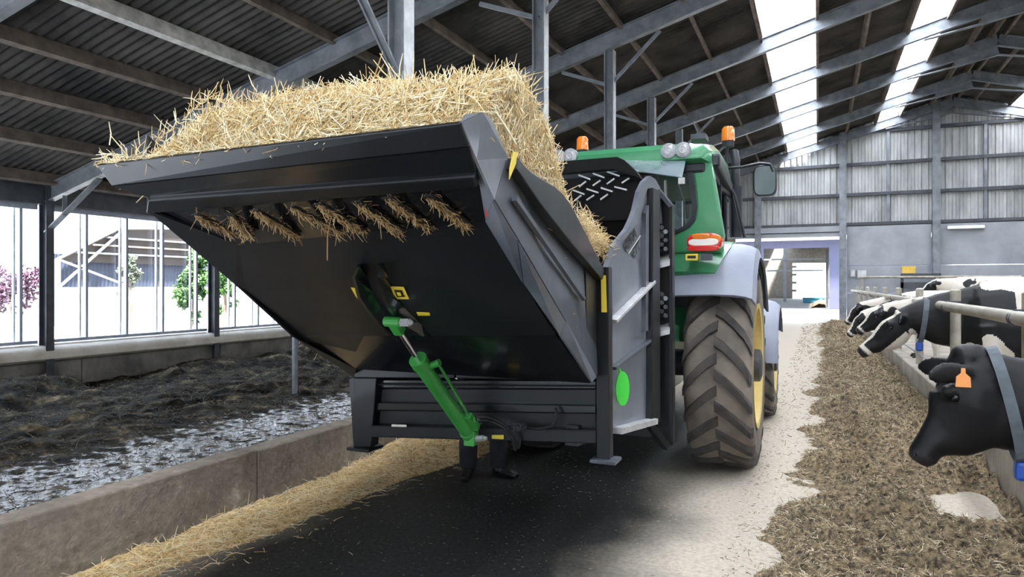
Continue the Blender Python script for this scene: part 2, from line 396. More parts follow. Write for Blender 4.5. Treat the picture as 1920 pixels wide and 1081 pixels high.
tr = N.new('ShaderNodeBsdfTransparent'); tr.inputs[0].default_value = (.92,.94,.97,1); tl = N.new('ShaderNodeBsdfTranslucent'); tl.inputs[0].default_value = (.85,.87,.9,1); mi = N.new('ShaderNodeMixShader'); mi.inputs[0].default_value = .88
L.new(tr.outputs[0], mi.inputs[1]); L.new(tl.outputs[0], mi.inputs[2]); L.new(mi.outputs[0], N['Material Output'].inputs[0])
for (a, b) in SKY+SKYR:
    for i, by in enumerate(BAYS):
        y0 = max(by, YF); y1 = by+4.15 if i < len(BAYS)-1 else GY
        if y1-y0 < .3: continue
        put('skylight_pane', MB().prism([V(a-.05, y0, roofz(a-.05)+.03), V(b+.05, y0, roofz(b+.05)+.03), V(b+.05, y1, roofz(b+.05)+.03), V(a-.05, y1, roofz(a-.05)+.03)], (0,0,.008)), sky_m, ceil_)
# rafters (one per bay, left and right), purlins
for by in BAYS:
    if by < 2: continue
    for sgn in (-1, 1):
        e = XL if sgn < 0 else XR_
        mb = MB(); off = .38
        ye = by-(.5 if abs(by-10.57) < .1 else 1.09 if abs(by-6.42) < .1 else 0) if sgn < 0 else by
        p = V(e-.0, ye, roofz(e)-off); q = V(RX, by, RZ-off)
        mb.ibeam(p, q, .17, .36, .02)
        if sgn < 0:
            mb.beam(V(RX-2.6, by, roofz(RX-2.6)-.61), V(RX-.9, by, roofz(RX-.9)-.78), .15, .03)
            mb.beam(V(RX-.9, by, roofz(RX-.9)-.78), V(RX, by, RZ-.86), .15, .03)
            mb.beam(V(RX-1.2, by, roofz(RX-1.2)-.66), V(RX, by, RZ-.7), .02, .28)
            # knee at the eave
            mb.beam(V(e+.1, ye, 2.9), V(e+1.8, ye+.04, roofz(e+1.8)-.6), .15, .03)
            mb.beam(V(e+.7, ye, 3.25), V(e+.72, ye, roofz(e+.7)-.6), .10, .02, (1,0,0))
        else:
            mb.beam(V(RX+2.6, by, roofz(RX+2.6)-.61), V(RX+.9, by, roofz(RX+.9)-.78), .15, .03)
            mb.beam(V(RX+.9, by, roofz(RX+.9)-.78), V(RX, by, RZ-.86), .15, .03)
        put('rafter', mb, M['steel'], ceil_)
PUR = [-15.6,-13.9,-12.3,-10.9,-9.5,-8.08,-6.6,-5.28,-3.92,-2.6,-1.36,-.04,1.2,2.36,3.36,4.6,5.2]
for x in PUR+[2*RX-x for x in PUR if x > -14]:
    pale = abs(x+9.5) < .01
    sl = math.atan(.28)*(1 if x < RX else -1); up = V(-math.sin(sl), 0, math.cos(sl))
    edge = any(abs(x-s) < .09 for s in (-1.36,-.04,2.36,3.36))
    h = .26 if pale else (.24 if edge else .20); w = .12 if pale else (.07 if edge else .075)
    if x < -10: w, h = .12, .24
    mb = MB().beam(V(x, YF, roofz(x)-h/2-.035), V(x, GY, roofz(x)-h/2-.035), w, h, up)
    put('purlin', mb, M['purlin_pale'] if pale else M['purlin'], ceil_)
# inner row of columns just behind the kerb
CX = -4.16
names = ['grey steel column rising behind the straw bale', 'grey steel column just left of the green cab roof', 'grey steel column behind the middle of the green cab roof',
         'thin grey column behind the pair of rear work lights', 'short grey column behind the cab roof aerial', 'grey column farther behind the cab, second from the last one', 'last grey column before the far gable wall']
n = 0
for by in BAYS:
    if by < 6 or by > 32: continue
    t = thing('steel_column', (CX, by, -.8), names[n], 'column', 'steel columns along the kerb'); n += 1
    top = roofz(CX)-.6
    put('shaft', MB().ibeam((CX, by, -.8), (CX, by, top), .20, .20, .022, up=(1,0,0)), M['steel'], t)
    put('lit_flange_face', MB().box((CX+.104, by-.10, -.0), (CX+.112, by+.10, top)), M['steel_light'], t)  # light on the flange face, put into a sheet of paler steel
    put('brace', MB().beam(V(CX, by, top-.75), V(CX+1.1, by, roofz(CX+1.1)-.62), .05, .07), M['steel'], t)
    put('brace', MB().beam(V(CX, by, top-.75), V(CX-1.1, by, roofz(CX-1.1)-.62), .05, .07), M['steel'], t)
    put('base_plate', MB().box((CX-.18, by-.18, -.8), (CX+.18, by+.18, -.77)), M['steel'], t)
br = thing('wind_brace', (-3.95, 4.6, 4.7), 'slanting thin steel brace left of the first column above the bale', 'brace')
put('angle_bar', MB().beam(atX(648, -60, -4.0), atX(752, 165, -4.05), .07, .02, up=(1,0,0)).beam(atX(648, -60, -4.0)+V(.035,0,0), atX(752, 165, -4.05)+V(.035,0,0), .02, .07, up=(1,0,0)), M['steel'], br)
put('end_plate', MB().box(atX(752, 165, -4.05)-V(.02,.06,.08), atX(752, 165, -4.05)+V(.03,.06,.08)), M['steel'], br)
fp = thing('pen_post', (-10.5, 12.0, -.8), 'single grey post standing in the litter before the left wall', 'post')
put('tube', MB().tube([(-10.5,12,-.8),(-10.5,12,.62)], .06), M['steel'], fp); put('cap', MB().box((-10.58,11.92,.62),(-10.42,12.08,.64)), M['steel'], fp)

# far gable wall
gw = put('wall_back', MB().box((XL, GY+.02, -.9), (-3.7, GY+.3, 4.5)), M['concrete'], kind='structure')
put('sheet_backing', MB().prism([V(XL, GY+.36, 4.5), V(XR_, GY+.36, 4.5), V(XR_, GY+.36, EZ), V(RX, GY+.36, RZ+.1), V(XL, GY+.36, EZ)][:0] or [V(XL,GY+.34,4.05),V(XR_,GY+.34,4.05),V(RX,GY+.34,RZ+.05)], (0,.02,0)), M['sheet'], gw)
# ridged cladding above the panels, bays between girts
GIRT = [4.54, 5.90, 7.29, 8.75]
cols = [1.06+3.71*i for i in range(-4, 7)]
def clad(x0, x1, z0, z1f):
    n = max(2, int((x1-x0)/.045)); mb = MB(); vs = []
    for i in range(n+1):
        x = x0+(x1-x0)*i/n; ph = i % 6; d = (0, 0, 0, .05, .05, .05)[ph]
        zt = max(z0+.01, min(z1f, roofz(x)+.02)); vs += [V(x, GY+.30-d, z0), V(x, GY+.30-d, zt)]
    fs = [(2*i, 2*i+2, 2*i+3, 2*i+1) for i in range(n)]
    return mb.add(vs, fs)
zz = GIRT+[10.2]
for i in range(len(cols)-1):
    for j in range(len(zz)-1):
        for h in (0, 1):
            x0 = cols[i]+h*1.855; x1 = x0+1.855
            if max(roofz(x0), roofz(x1)) < zz[j]: continue
            put('cladding_sheet', clad(x0, x1, zz[j], zz[j+1]), M['sheet'], gw)
for i, x in enumerate(cols):
    if roofz(x) < 4: continue
    put('column', MB().ibeam(V(x, GY+.02, 0), V(x, GY+.02, roofz(x)-.1), .30, .30, .03, up=(0,1,0)), M['steel'], gw)
    xm = x+1.855
    if 0 < xm < 20 or xm < -3: put('stud', MB().box((xm-.06, GY+.10, 4.5), (xm+.06, GY+.24, min(8.75, roofz(xm)-.1))), M['steel'], gw)
for z in GIRT:
    xa = XL+(z-EZ)/.28 if z > EZ else XL; xa = max(xa, XL); xb = 2*RX-xa
    put('girt', MB().box((xa, GY+.08, z-.08), (xb, GY+.26, z+.06)), M['dark_steel'], gw)
# concrete panels below
for i in range(5):
    x0 = cols[4]+3.71*i+.17; x1 = x0+3.71-.34
    for z0, z1 in ((0, 1.35), (1.37, 2.6), (2.62, 4.42)):
        put('concrete_panel', MB().box((x0, GY+.08, z0), (x1, GY+.30, z1)), M['panel'], gw, bevel=.01)
put('door_head', MB().box((-4.2, GY+.0, 3.98), (.95, GY+.32, 4.16)).box((-4.2, GY-.05, 4.2), (.95, GY+.32, 4.46)), M['panel'], gw)
wf = put('wall_front', MB().box((XL, YF-.3, -.9), (-5.0, YF, 4.6)).box((2.5, YF-.3, -.9), (XR_, YF, 4.6)), M['wallc'], kind='structure')  # unseen end wall with doorway, added to cut the light from behind
put('cladding_sheet', MB().prism([V(XL,YF-.1,4.05),V(-5,YF-.1,4.2),V(2.5,YF-.1,4.2),V(XR_,YF-.1,4.05),V(RX,YF-.1,RZ+.05)], (0,-.05,0)), M['sheet'], wf)
put('wall_right', MB().box((XR_, YF, -.9), (XR_+.3, GY, EZ)), M['wallc'], kind='structure')
# service pieces on the gable
t = thing('strip_light', (6.0, GY-.1, 4.1), 'white fluorescent strip light fixed high on the far wall', 'lamp')
a = atY(1775, 427, GY-.05); b = atY(1848, 423, GY-.05)
put('housing', MB().box((a.x, GY-.02, a.z-.02), (b.x, GY+.07, a.z+.14)), M['panel'], t); 
wm = mat('white_plastic', (.8,.8,.8), rough=.4)
put('diffuser', MB().box((a.x+.03, GY-.10, a.z-.06), (b.x-.03, GY-.02, a.z+.08)), wm, t, bevel=.02)
ym = mat('yellow_plastic', (.80,.50,.06), (.88,.62,.12), .5, scale=9)
a = atY(1692, 512, GY-.9); b = atY(1716, 499, GY-.9)
t = thing('yellow_box', (a.x, GY-.9, a.z), 'yellow box on top of the dark rack at the far wall', 'box')
put('lid', MB().box((a.x-.02, GY-1.02, b.z-.06), (b.x+.02, GY-.58, b.z)), ym, t); put('body', MB().box((a.x, GY-1.0, a.z), (b.x, GY-.6, b.z-.06)), ym, t)
a = atY(1691, 545, GY-1); b = atY(1764, 512, GY-1)
t = thing('dark_rack', (a.x, GY-1, 0), 'dark rack against the far wall under the yellow box', 'rack')
put('shelf', MB().box((a.x, GY-1.1, b.z-.22), (b.x, GY-.5, b.z)), M['dark_steel'], t); put('shelf', MB().box((a.x, GY-1.1, b.z-.65), (b.x, GY-.5, b.z-.38)), M['dark_steel'], t)
for x in (a.x+.03, b.x-.03):
    put('leg', MB().box((x-.03, GY-1.1, 0), (x+.03, GY-.5, b.z-.2)), M['dark_steel'], t)
for i, (u, v, w_, h_, lb) in enumerate([(1599, 512, .22, .35, 'small grey switch box beside the far door column'), (1616, 513, .42, .40, 'larger pale control box right of the small switch box')]):
    p = atY(u, v, GY-.02); t = thing('control_box', (p.x, GY, p.z), lb, 'box')
    put('case', MB().box((p.x-w_/2, GY-.10, p.z-h_/2), (p.x+w_/2, GY+.0, p.z+h_/2)), M['panel'], t, bevel=.015); put('door', MB().box((p.x-w_/2+.04, GY-.12, p.z-h_/2+.04), (p.x+w_/2-.04, GY-.10, p.z+h_/2-.04)), M['steel_light'], t)

# ---------------------------------------------------------------- outside
gm = mat('pale_yard', (.20,.20,.195), (.26,.26,.255), .9, scale=.4)
put('floor_yard', MB().box((-150, -60, -1.2), (-16.4, 200, -.9)).box((-16.4, GY+.4, -1.2), (60, 200, -.02)), gm, kind='structure')
put('floor_pen', MB().box((1.6, YF, -.9), (XR_, GY, .12)), M['concrete'], kind='structure')
# second barn seen through the far door
bm_ = mat('lilac_render', (.05,.053,.10), (.06,.063,.115), .8, scale=1)
dk = mat('dim_boards', (.20,.19,.17), (.30,.28,.25), .8, scale=3)
Y2 = 55.0
sb = thing('second_barn', (0, Y2, 0), 'lilac fronted second barn seen through the open far door', 'building')
xa, xb = -3.6, .75
put('front_wall', MB().box((xb, Y2, 0), (8, Y2+.3, 7)).box((-14, Y2, 4.45), (xb, Y2+.3, 7)).box((-14, Y2, 0), (xa-.1, Y2+.3, 4.45)), bm_, sb)
put('eave_fascia', MB().box((-14, Y2-.9, 5.0), (8, Y2, 5.25)), wm, sb)
put('back_wall', MB().box((-14, Y2+42, 0), (-3.0, Y2+42.3, 7)).box((1.1, Y2+42, 0), (8, Y2+42.3, 7)).box((-3, Y2+42, 4.6), (1.1, Y2+42.3, 7)), dk, sb)
put('side_wall', MB().box((-14.3, Y2, 0), (-14, Y2+42.3, 7)), dk, sb); put('side_wall', MB().box((8, Y2, 0), (8.3, Y2+42.3, 7)), dk, sb)
put('roof', MB().box((-14.5, Y2, 7), (-5, Y2+42.5, 7.2)).box((-3.5, Y2, 7), (2.5, Y2+42.5, 7.2)).box((4, Y2, 7), (8.5, Y2+42.5, 7.2)), dk, sb)  # gaps between the roof strips added to let sky light inside
put('inner_post', MB().box((-3.35, Y2+24, 0), (-3.05, Y2+24.3, 7)), M['panel'], sb)
put('inner_post', MB().box((.55, Y2+3, 0), (.75, Y2+3.2, 4.45)), M['dark_steel'], sb)
for k in range(5): put('inner_rail', MB().box((-3.0, Y2+30, 1+k*.9), (-2.2, Y2+30.1, 1.25+k*.9)), dk, sb)
for k in range(2): put('inner_girt', MB().box((-9, Y2+23.9, 3.2+k*1.2), (.5, Y2+24, 3.35+k*1.2)), M['panel'], sb)
p = atY(1526, 556, 75)
t = thing('blue_trough', (p.x, 75, 0), 'blue trough standing in the bright yard beyond the second barn', 'trough')
blue = mat('blue_plastic', (.05,.28,.45), rough=.5)
put('basin', MB().box((p.x-1, 74.5, .0), (p.x+1, 75.5, .45)), blue, t, bevel=.05); put('rim', MB().box((p.x-1.06, 74.44, .42), (p.x+1.06, 75.56, .5)), blue, t)

# building beyond the left windows
BXs = -46.0
def B(u, v, x=BXs): return atX(u, v, x)
cladm = mat('blue_grey_cladding', (.022,.03,.055), (.03,.04,.07), .6, scale=2)
brown = mat('brown_underside', (.022,.017,.014), (.032,.025,.02), .8, scale=2)
whm = mat('white_steel', (.16,.17,.20), rough=.5)
ob = thing('open_shed', (BXs, 30, 0), 'brown roofed shed with blue cladding and white bracing beyond the windows', 'building')
y0, y1, y2 = B(94, 500).y, B(212, 500).y, B(350, 500).y
z_e, z_r = B(94, 486).z, B(212, 430).z
# ridged blue wall
mb = MB(); n = int((y2+6-y0)/.3); vs = []
for i in range(n*4+1):
    yq = y0+(y2+6-y0)*i/(n*4); vs += [V(BXs-(.0 if i % 4 < 2 else .06), yq, -.9), V(BXs-(.0 if i % 4 < 2 else .06), yq, z_e+.4)]
mb.add(vs, [(2*i, 2*i+1, 2*i+3, 2*i+2) for i in range(n*4)])
put('cladding', mb, cladm, ob)
put('plinth', MB().box((BXs+.05, y0-40, -.9), (BXs+.45, y2+25, B(94, 538).z)), gm, ob)
put('roof', MB().prism([V(BXs-8, y0, z_e), V(BXs+.6, y0, z_e), V(BXs+.6, y1, z_r), V(BXs+.6, y2+6, z_r+.3), V(BXs-8, y2+6, z_r+.3), V(BXs-8, y1, z_r)], (0,0,.0)), brown, ob) if 0 else None
put('roof_face', MB().prism([V(BXs+.5, y0, z_e), V(BXs+.5, y1, z_r), V(BXs+.5, y2, z_r+.5), V(BXs+.5, y2, z_e-.15), V(BXs+.5, y0, z_e-.1)], (-.2,0,0)), brown, ob)
for k in range(3):
    z = z_e+(z_r-z_e)*(.25+.25*k); ys_ = y0+(y1-y0)*(.25+.25*k)+.2
    put('roof_beam', MB().box((BXs+.5, ys_, z-.12), (BXs+.75, y2, z)), M['purlin'] if k % 2 else whm, ob)
put('fascia', MB().beam(V(BXs+.7, y0, z_e), V(BXs+.7, y1, z_r+.1), .2, .12), whm, ob)
put('fascia', MB().beam(V(BXs+.7, y1, z_r+.1), V(BXs+.7, y2+.5, z_r+.6), .2, .18), M['steel_light'], ob)
for u in (92, 217, 352): put('post', MB().beam(V(BXs+.8, B(u,500).y, -.9), V(BXs+.8, B(u,500).y, z_r if u > 100 else z_e), .5 if u > 100 else .3, .3, up=(0,1,0)), whm, ob)
for a_, b_ in (((96, 487), (213, 531)), ((97, 537), (213, 435))): put('brace', MB().beam(B(*a_)+V(.8,0,0), B(*b_)+V(.8,0,0), .12, .15), whm, ob)

leafm = tintmat('green_leaves', [(.015,.06,.006),(.03,.10,.012),(.06,.14,.03)]); palel = tintmat('pale_leaves', [(.08,.11,.07),(.12,.14,.1)]); purl = tintmat('purple_leaves', [(.07,.03,.06),(.12,.06,.10)])
bark = mat('bark', (.12,.09,.07), (.2,.16,.13), .9)
def tree(u, v_c, px_w, px_h, X_, lm, lb, n_):
    c = atX(u, v_c, X_); sc_ = abs(X_/ray(u, v_c).x); w = px_w*sc_/2; h = px_h*sc_/2
    t = thing('tree', (c.x, c.y, -.9), lb, 'tree', None)
    put('trunk', MB().tube([V(c.x, c.y, -.9), V(c.x+.05, c.y, c.z*.5), V(c.x, c.y+.05, c.z+h*.6)], [.09,.07,.03], 7), bark, t)
    rg = np.random.default_rng(int(u)); P = []
    cl = rg.normal(size=(26, 3))*np.array([w*.5, w*.5, h*.5])+np.array([c.x, c.y, c.z])
    for k in range(n_): P.append(cl[rg.integers(26)]+rg.normal(size=3)*w*.17)
    P = np.array(P); D = rg.normal(size=(n_, 3)); strands('foliage', P, D, np.full(n_, .13), np.full(n_, .045), lm, t, kind='stuff')
tree(362, 530, 50, 130, -19.5, leafm, 'bright green young tree outside the left windows', 1500)
tree(420, 520, 40, 150, -22, leafm, 'narrow green tree outside, half hidden by the dark trailer', 900)
tree(242, 512, 24, 60, -24, palel, 'small pale bush in front of the blue shed wall', 500)
tree(22, 545, 80, 70, -26, purl, 'purple leaved shrub outside the leftmost window', 900)
# ---------------------------------------------------------------- the straw bedding trailer hung on the tractor
M['black'] = mat('black_paint', (.006,.007,.009), (.012,.013,.016), .36, scale=1.5, bump=.04, bscale=6, coat=.12, rough2=.5, spec=.35)
M['matte'] = mat('matte_black', (.004,.004,.005), rough=.6, spec=.2)
M['blue_black'] = mat('scuffed_dark_paint', (.035,.041,.055), (.09,.10,.13), .30, scale=3.5, bump=.04, coat=.3, rough2=.5)
M['panel_paint'] = mat('sheen_lightened_paint', (.085,.097,.125), (.19,.21,.25), .28, scale=2.2, bump=.03, coat=.3, rough2=.45)  # black paint lightened: the panels' reflected light is put into the colour
M['gloss'] = mat('gloss_black', (.008,.009,.011), rough=.22, coat=.4)
M['bare'] = mat('worn_metal', (.45,.45,.47), (.65,.65,.66), .45, metal=.5, scale=14)
M['chrome'] = mat('chrome', (.75,.75,.78), rough=.12, metal=1)
M['green'] = mat('green_paint', (.035,.26,.045), (.05,.33,.06), .38, scale=3, coat=.2)
M['cabhose'] = mat('oily_fitting', (.02,.022,.026), (.07,.075,.085), .35, scale=30)
M['lime'] = mat('lime_plastic', (.06,.62,.06), rough=.5)
M['rubber'] = mat('black_rubber', (.012,.012,.012), rough=.6)
M['yellow'] = mat('yellow_label', (.80,.62,.06), rough=.5)
M['ink'] = mat('black_ink', (.01,.01,.01), rough=.6)
M['cream'] = mat('white_tape', (.7,.68,.62), rough=.6)
M['red'] = mat('red_label', (.75,.05,.04), rough=.4)

imp = thing('straw_bedder', (-1.95, 4.6, .5), 'black straw bedding machine with raised tray, carried behind the green tractor', 'farm machine')
SR = lambda u, v, da=0: atL(u, v, -.79+da, -.1024)       # right side plane of the tray
SL = lambda u, v: atL(u, v, -2.636, -.053)
PR = lambda u, v, da=0: atL(u, v, -1.49+da, .075)         # right side plane of the box
def onfloor(u, v, off=0):
    d = ray(u, v); k = d.z/d.y; Y = (3.33-EYE-off)/(k+.59); return atY(u, v, Y)
rows = [((864,228,1.90),(185,308,1.95)), ((881,273,1.95),(213,347,2.0)), ((893,320,2.04),(281,368,2.09)), ((898,340,2.10),(277,392,2.19)),
        ((911,412,2.36),(448,457,2.435))]
R = [atY(*a) for a, b in rows]; Lf = [atY(*b) for a, b in rows]
R += [onfloor(982,530), onfloor(1042,626), onfloor(1108,716)]; Lf += [onfloor(462,545), onfloor(557,628), onfloor(668,690)]
TH = .012
def quad(a, b, c, d, th=TH): return MB().plate([a, b, c, d], th)
def sheet(pa, pb, th=TH):
    mb = MB()
    for i in range(len(pa)-1): mb.plate([pa[i], pb[i], pb[i+1], pa[i+1]], th)
    return mb
put('lip_panel', quad(R[0], Lf[0], Lf[1], R[1], .02), M['black'], imp, bevel=.004)
put('lip_return', quad(R[1], Lf[1], Lf[2], R[2]), M['gloss'], imp)
put('front_beam', MB().plate([R[2], Lf[2], Lf[3], R[3]], .05), M['black'], imp, bevel=.008)
put('slotted_panel', quad(R[3]+V(0,.04,.0), Lf[3]+V(0,.04,0), Lf[4], R[4]), M['gloss'], imp)
put('tray_floor', quad(R[4], Lf[4], Lf[5], R[5]), M['black'], imp)
put('tray_floor', quad(R[5], Lf[5], Lf[6], R[6]), M['black'], imp)
put('tray_floor', quad(R[6], Lf[6], Lf[7], R[7]), M['gloss'], imp)
# left side of the tray: plate, underside gusset
le = [SL(185,308), SL(213,347), SL(277,392), SL(347,451), SL(440,530), SL(550,630), SL(665,706)]
up_ = [p+V(0,0,.03+.30*min(1, i*.5)) for i, p in enumerate(le)]
put('tray_side', MB().plate(le[2:]+list(reversed(up_[2:])), .012), M['black'], imp)
put('side_gusset', sheet([le[2], le[3], le[4], le[5], le[6]], [Lf[3], Lf[4], Lf[5]+V(.0,0,0), Lf[6], Lf[7]]), M['black'], imp)
put('lower_wedge', MB().plate([onfloor(545,628), onfloor(684,626), onfloor(668,656)], .02), M['cream'] if 0 else M['black'], imp)
# right side: corner facets, chamfer, side panel, waved flange
A = SR(903,211); Bp = SR(920,222); C_ = SR(951,296); D_ = SR(925,374); q1 = atY(892,300,2.02); q2 = atY(874,214,1.93)
put('corner_facet', MB().plate([R[0], q2, A], .008).plate([R[0], A, q1], .008).plate([R[0], q1, R[1]], .008), M['panel_paint'], imp)
put('corner_facet', MB().plate([A, Bp, C_], .008).plate([A, C_, q1], .008).plate([q1, C_, D_], .008).plate([q1, D_, R[4]], .008), M['panel_paint'], imp)
lowe = [SR(925,374), SR(971,450), SR(1060,602), SR(1117,706)]
put('side_chamfer', sheet([R[4], R[5], R[6]+V(0.02,0,0), R[7]], lowe), M['panel_paint'], imp)
wave = [SR(*p) for p in ((951,296),(963,312),(977,325),(1000,338),(1023,351),(1038,364),(1050,379),(1062,399),(1074,421),(1095,460),(1120,507))]
band = [SR(*p) for p in ((1116,524),(1060,462),(1000,390),(947,318))]
put('side_panel', MB().plate([SR(947,300)]+[p-V(.02,0,0) for p in wave[2:]]+[SR(1119,700)]+list(reversed(lowe)), .01), M['blue_black'], imp)
put('side_flange', MB().prism([p+V(.0,0,0) for p in wave+band], (.045,0,0)), M['black'], imp, bevel=.004)
put('side_rib', MB().beam(SR(955,372)+V(.02,0,0), SR(1088,560)+V(.02,0,0), .02, .02), M['blue_black'], imp)
put('pivot_plate', MB().prism([SR(1098,455), SR(1121,507), SR(1119,700), SR(1100,670)], (-.03,0,0)), M['black'], imp)
# stickers on the tray
put('side_sticker', MB().prism([SR(*p)+V(.046,0,0) for p in ((931,338),(932,318),(939,286),(947,287),(944,308),(937,330))][:4]+[SR(944,308)+V(.046,0,0)], (.003,0,0)), M['yellow'], imp)
put('reflector', MB().plate([onfloor(910,389,.02), onfloor(917,389,.02), onfloor(916,405,.02), onfloor(910,405,.02)], .004), M['red'], imp)
def floor_sticker(pts, m, nm='warning_label', lab=None, inner=True):
    P = [onfloor(u, v, .016) for u, v in pts]
    o = put(nm, MB().plate(P, .003), m, imp)
    return P, o
P, _o = floor_sticker(((732,537),(757,538),(767,560),(742,560)), M['yellow'])
c = sum(P, Vector())/4
put('printed_mark', MB().plate([c+(p-c)*.55+V(0,-.004,-.003) for p in P], .002), M['ink'], _o)
put('printed_mark', MB().plate([c+(p-c)*.28+V(0,-.006,-.005) for p in P], .002), M['yellow'], _o)
floor_sticker(((658,539),(666,540),(675,560),(669,558)), M['yellow']); floor_sticker(((781,585),(805,586),(807,591),(784,591)), M['yellow'])
# pivot arms for the ram: two curved plates standing off the tray floor
def arm(outer, inner, dx):
    mb = MB(); n = len(outer)
    f = [atY(u, v, onfloor(u, v).y-.10) for u, v in outer]; b = [onfloor(u, v, .0) for u, v in inner]
    pts = f+list(reversed(b))
    for i in range(n-1): mb.prism([f[i], f[i+1], b[i+1], b[i]], (dx,0,0))
    return mb
put('ram_arm', arm([(668,500),(660,520),(670,558),(694,592),(712,612),(745,640)], [(672,494),(684,520),(697,550),(712,575),(735,600),(768,628)], .018), M['gloss'], imp)
put('ram_arm', arm([(706,497),(702,520),(712,545),(726,578),(746,606),(790,630)], [(714,492),(724,520),(738,550),(758,578),(784,604),(806,630)], .018), M['gloss'], imp)
p = onfloor(738,588,-.2)+V(0,-.02,0); put('arm_label', MB().plate([p+V(-.02,0,.03), p+V(0,0,.035), p+V(.03,0,-.03), p+V(.01,0,-.035)], .003), M['yellow'], imp)
# hydraulic ram
top = onfloor(742,604)+V(0,-.16,-.07)
t0 = atY(738, 603, top.y); t1 = atY(786,677,top.y+.25); b0 = atY(879,812,3.72); dv = (b0-t1).normalized(); t1 = t1
ram = put('ram_barrel', MB().tube([t1-dv*.02, t1+dv*.03, t1+dv*.031, b0], [.050,.050,.044,.044], 20), M['green'], imp, smooth=True)
put('ram_rod', MB().tube([t0+(t1-t0)*.1, t1], .015, 14), M['chrome'], imp, smooth=True)
pa = atY(722,602,top.y); pb = atY(752,604,top.y)
put('ram_eye', MB().tube([pa, pb], .026, 14).beam(t0, t0+(t1-t0)*.25, .05, .05), M['green'], imp, bevel=.004)
put('ram_pin', MB().tube([pb-V(.005,0,0), atY(768,604,top.y)], .022, 6).tube([atY(766,604,top.y), atY(771,604,top.y-.01)], .013, 6), M['bare'], imp)
put('ram_base', MB().tube([b0-dv*.03, b0+dv*.03], .05, 16).box(b0-V(.02,.03,.07), b0+V(.05,.03,.02)), M['green'], imp, bevel=.004)
sd = V(.085, 0, .03)
put('feed_tube', MB().tube([t1+dv*.08+sd*.3, t1+dv*.08+sd, t1+dv*.16+sd, b0-dv*.14+sd*.75], .009, 8).tube([t1+dv*.06+sd*.3, t1+dv*.06+sd*1.15], .02, 10), M['green'], imp, smooth=True)
put('valve_block', MB().beam(b0-dv*.17+sd*.7, b0-dv*.03+sd*.7, .05, .045).beam(b0-dv*.11+sd*.5, b0-dv*.11+sd*1.1, .03, .03), M['green'], imp, bevel=.005)
put('ram_foot_pin', MB().tube([b0+V(.02,0,-.03), b0+V(.10,-.0,-.02)], .02, 6).tube([b0+V(.10,0,-.02), b0+V(.12,0,-.02)], .013, 6), M['bare'], imp)
def AR(u, v, dy=0): return atY(u, v, 3.75+(u-680)/438*.2+dy)
for k, (s, e) in enumerate((((893,782),(972,838)), ((893,790),(966,842)))):
    pts = [AR(*s, -.06), AR(918,783+6*k,-.14), AR(945,796+6*k,-.14), AR(962-2*k,818+3*k,-.10), AR(*e,-.06), AR(975,815,.0), AR(970,795,.05)]
    # smooth
    sm = []
    for i in range(len(pts)-1):
        p0 = pts[max(0,i-1)]; p1 = pts[i]; p2 = pts[i+1]; p3 = pts[min(len(pts)-1,i+2)]
        for q in range(6):
            t = q/6; sm.append(.5*((2*p1)+(p2-p0)*t+(2*p0-5*p1+4*p2-p3)*t*t+(3*p1-p0-3*p2+p3)*t**3))
    put('hydraulic_hose', MB().tube(sm+[pts[-1]], .0095, 8), M['rubber'], imp, smooth=True)
    put('hose_fitting', MB().tube([AR(882,783+7*k,-.05), AR(902,784+7*k,-.07)], .013, 8), M['bare'], imp)
sm = [AR(985,800,-.03), AR(1010,804,-.06), AR(1035,798,-.06), AR(1045,780,-.05), AR(1042,765,-.02)]
put('hydraulic_hose', MB().tube(sm, .009, 8), M['rubber'], imp, smooth=True)
for i in range(14):
    p = AR(962+i*1.8, 800+(3 if i % 2 else -3), -.05); put('chain_link', MB().lathe([(.010,-.003),(.014,-.003),(.014,.003),(.010,.003),(.010,-.003)], p, (i % 2, 1-(i % 2)*.5, .2), 8), M['dark_steel'], imp)
# rear frame of the box
def bar(u0, va0, va1, u1, vb0, vb1, dy=0, th=.05, nm='frame_rail', m='black', bv=.006):
    a = [AR(u0, va0, dy), AR(u1, vb0, dy), AR(u1, vb1, dy), AR(u0, va1, dy)]
    put(nm, MB().prism(a, (0, th, 0)), M[m], imp, bevel=bv)
bar(664,684,708, 852,686,709, 0, .08, 'top_beam'); bar(855,686,709, 1118,690,712, 0, .08, 'top_beam')
bar(664,711,727, 1118,713,729, .05, .04, 'hinge_rail', 'gloss'); bar(699,719,722, 1118,722,725, .02, .05, 'hinge_rail')
bar(700,728,755, 1118,729,760, .07, .02, 'rear_panel'); bar(700,754,769, 1118,759,775, .03, .06, 'frame_rail', 'gloss')
bar(700,768,797, 1118,774,806, .07, .02, 'rear_panel'); bar(694,797,819, 1118,806,831, .0, .08, 'bottom_rail')
bar(694,797,799, 1118,806,808, -.01, .02, 'rail_edge')
bar(734,795,799, 762,796,800, -.016, .004, 'white_tape', 'cream', 0); bar(922,815,822, 944,815,823, -.012, .006, 'warning_label', 'yellow', 0)
put('stand_leg', MB().prism([AR(663,708), AR(706,708), AR(695,838), AR(666,838)], (0,.09,0)), M['black'], imp, bevel=.006)
put('leg_flange', MB().prism([AR(655,710), AR(664,708), AR(667,838), AR(663,838)], (0,.12,0)), M['black'], imp)
c = AR(678,841); put('foot_plate', MB().box(c-V(.085,.05,.008), c+V(.09,.12,.012)), M['black'], imp, bevel=.006)
c = AR(1133,864); put('foot_plate', MB().box(c-V(.075,.05,.008), c+V(.08,.10,.014)), M['blue_black'], imp, bevel=.006)
pr = [atY(1118,500,3.95), atY(1141,500,3.95), atY(1143,862,3.95), atY(1119,862,3.95)]
put('corner_post', MB().prism(pr, (0,.08,0)), M['black'], imp, bevel=.005)
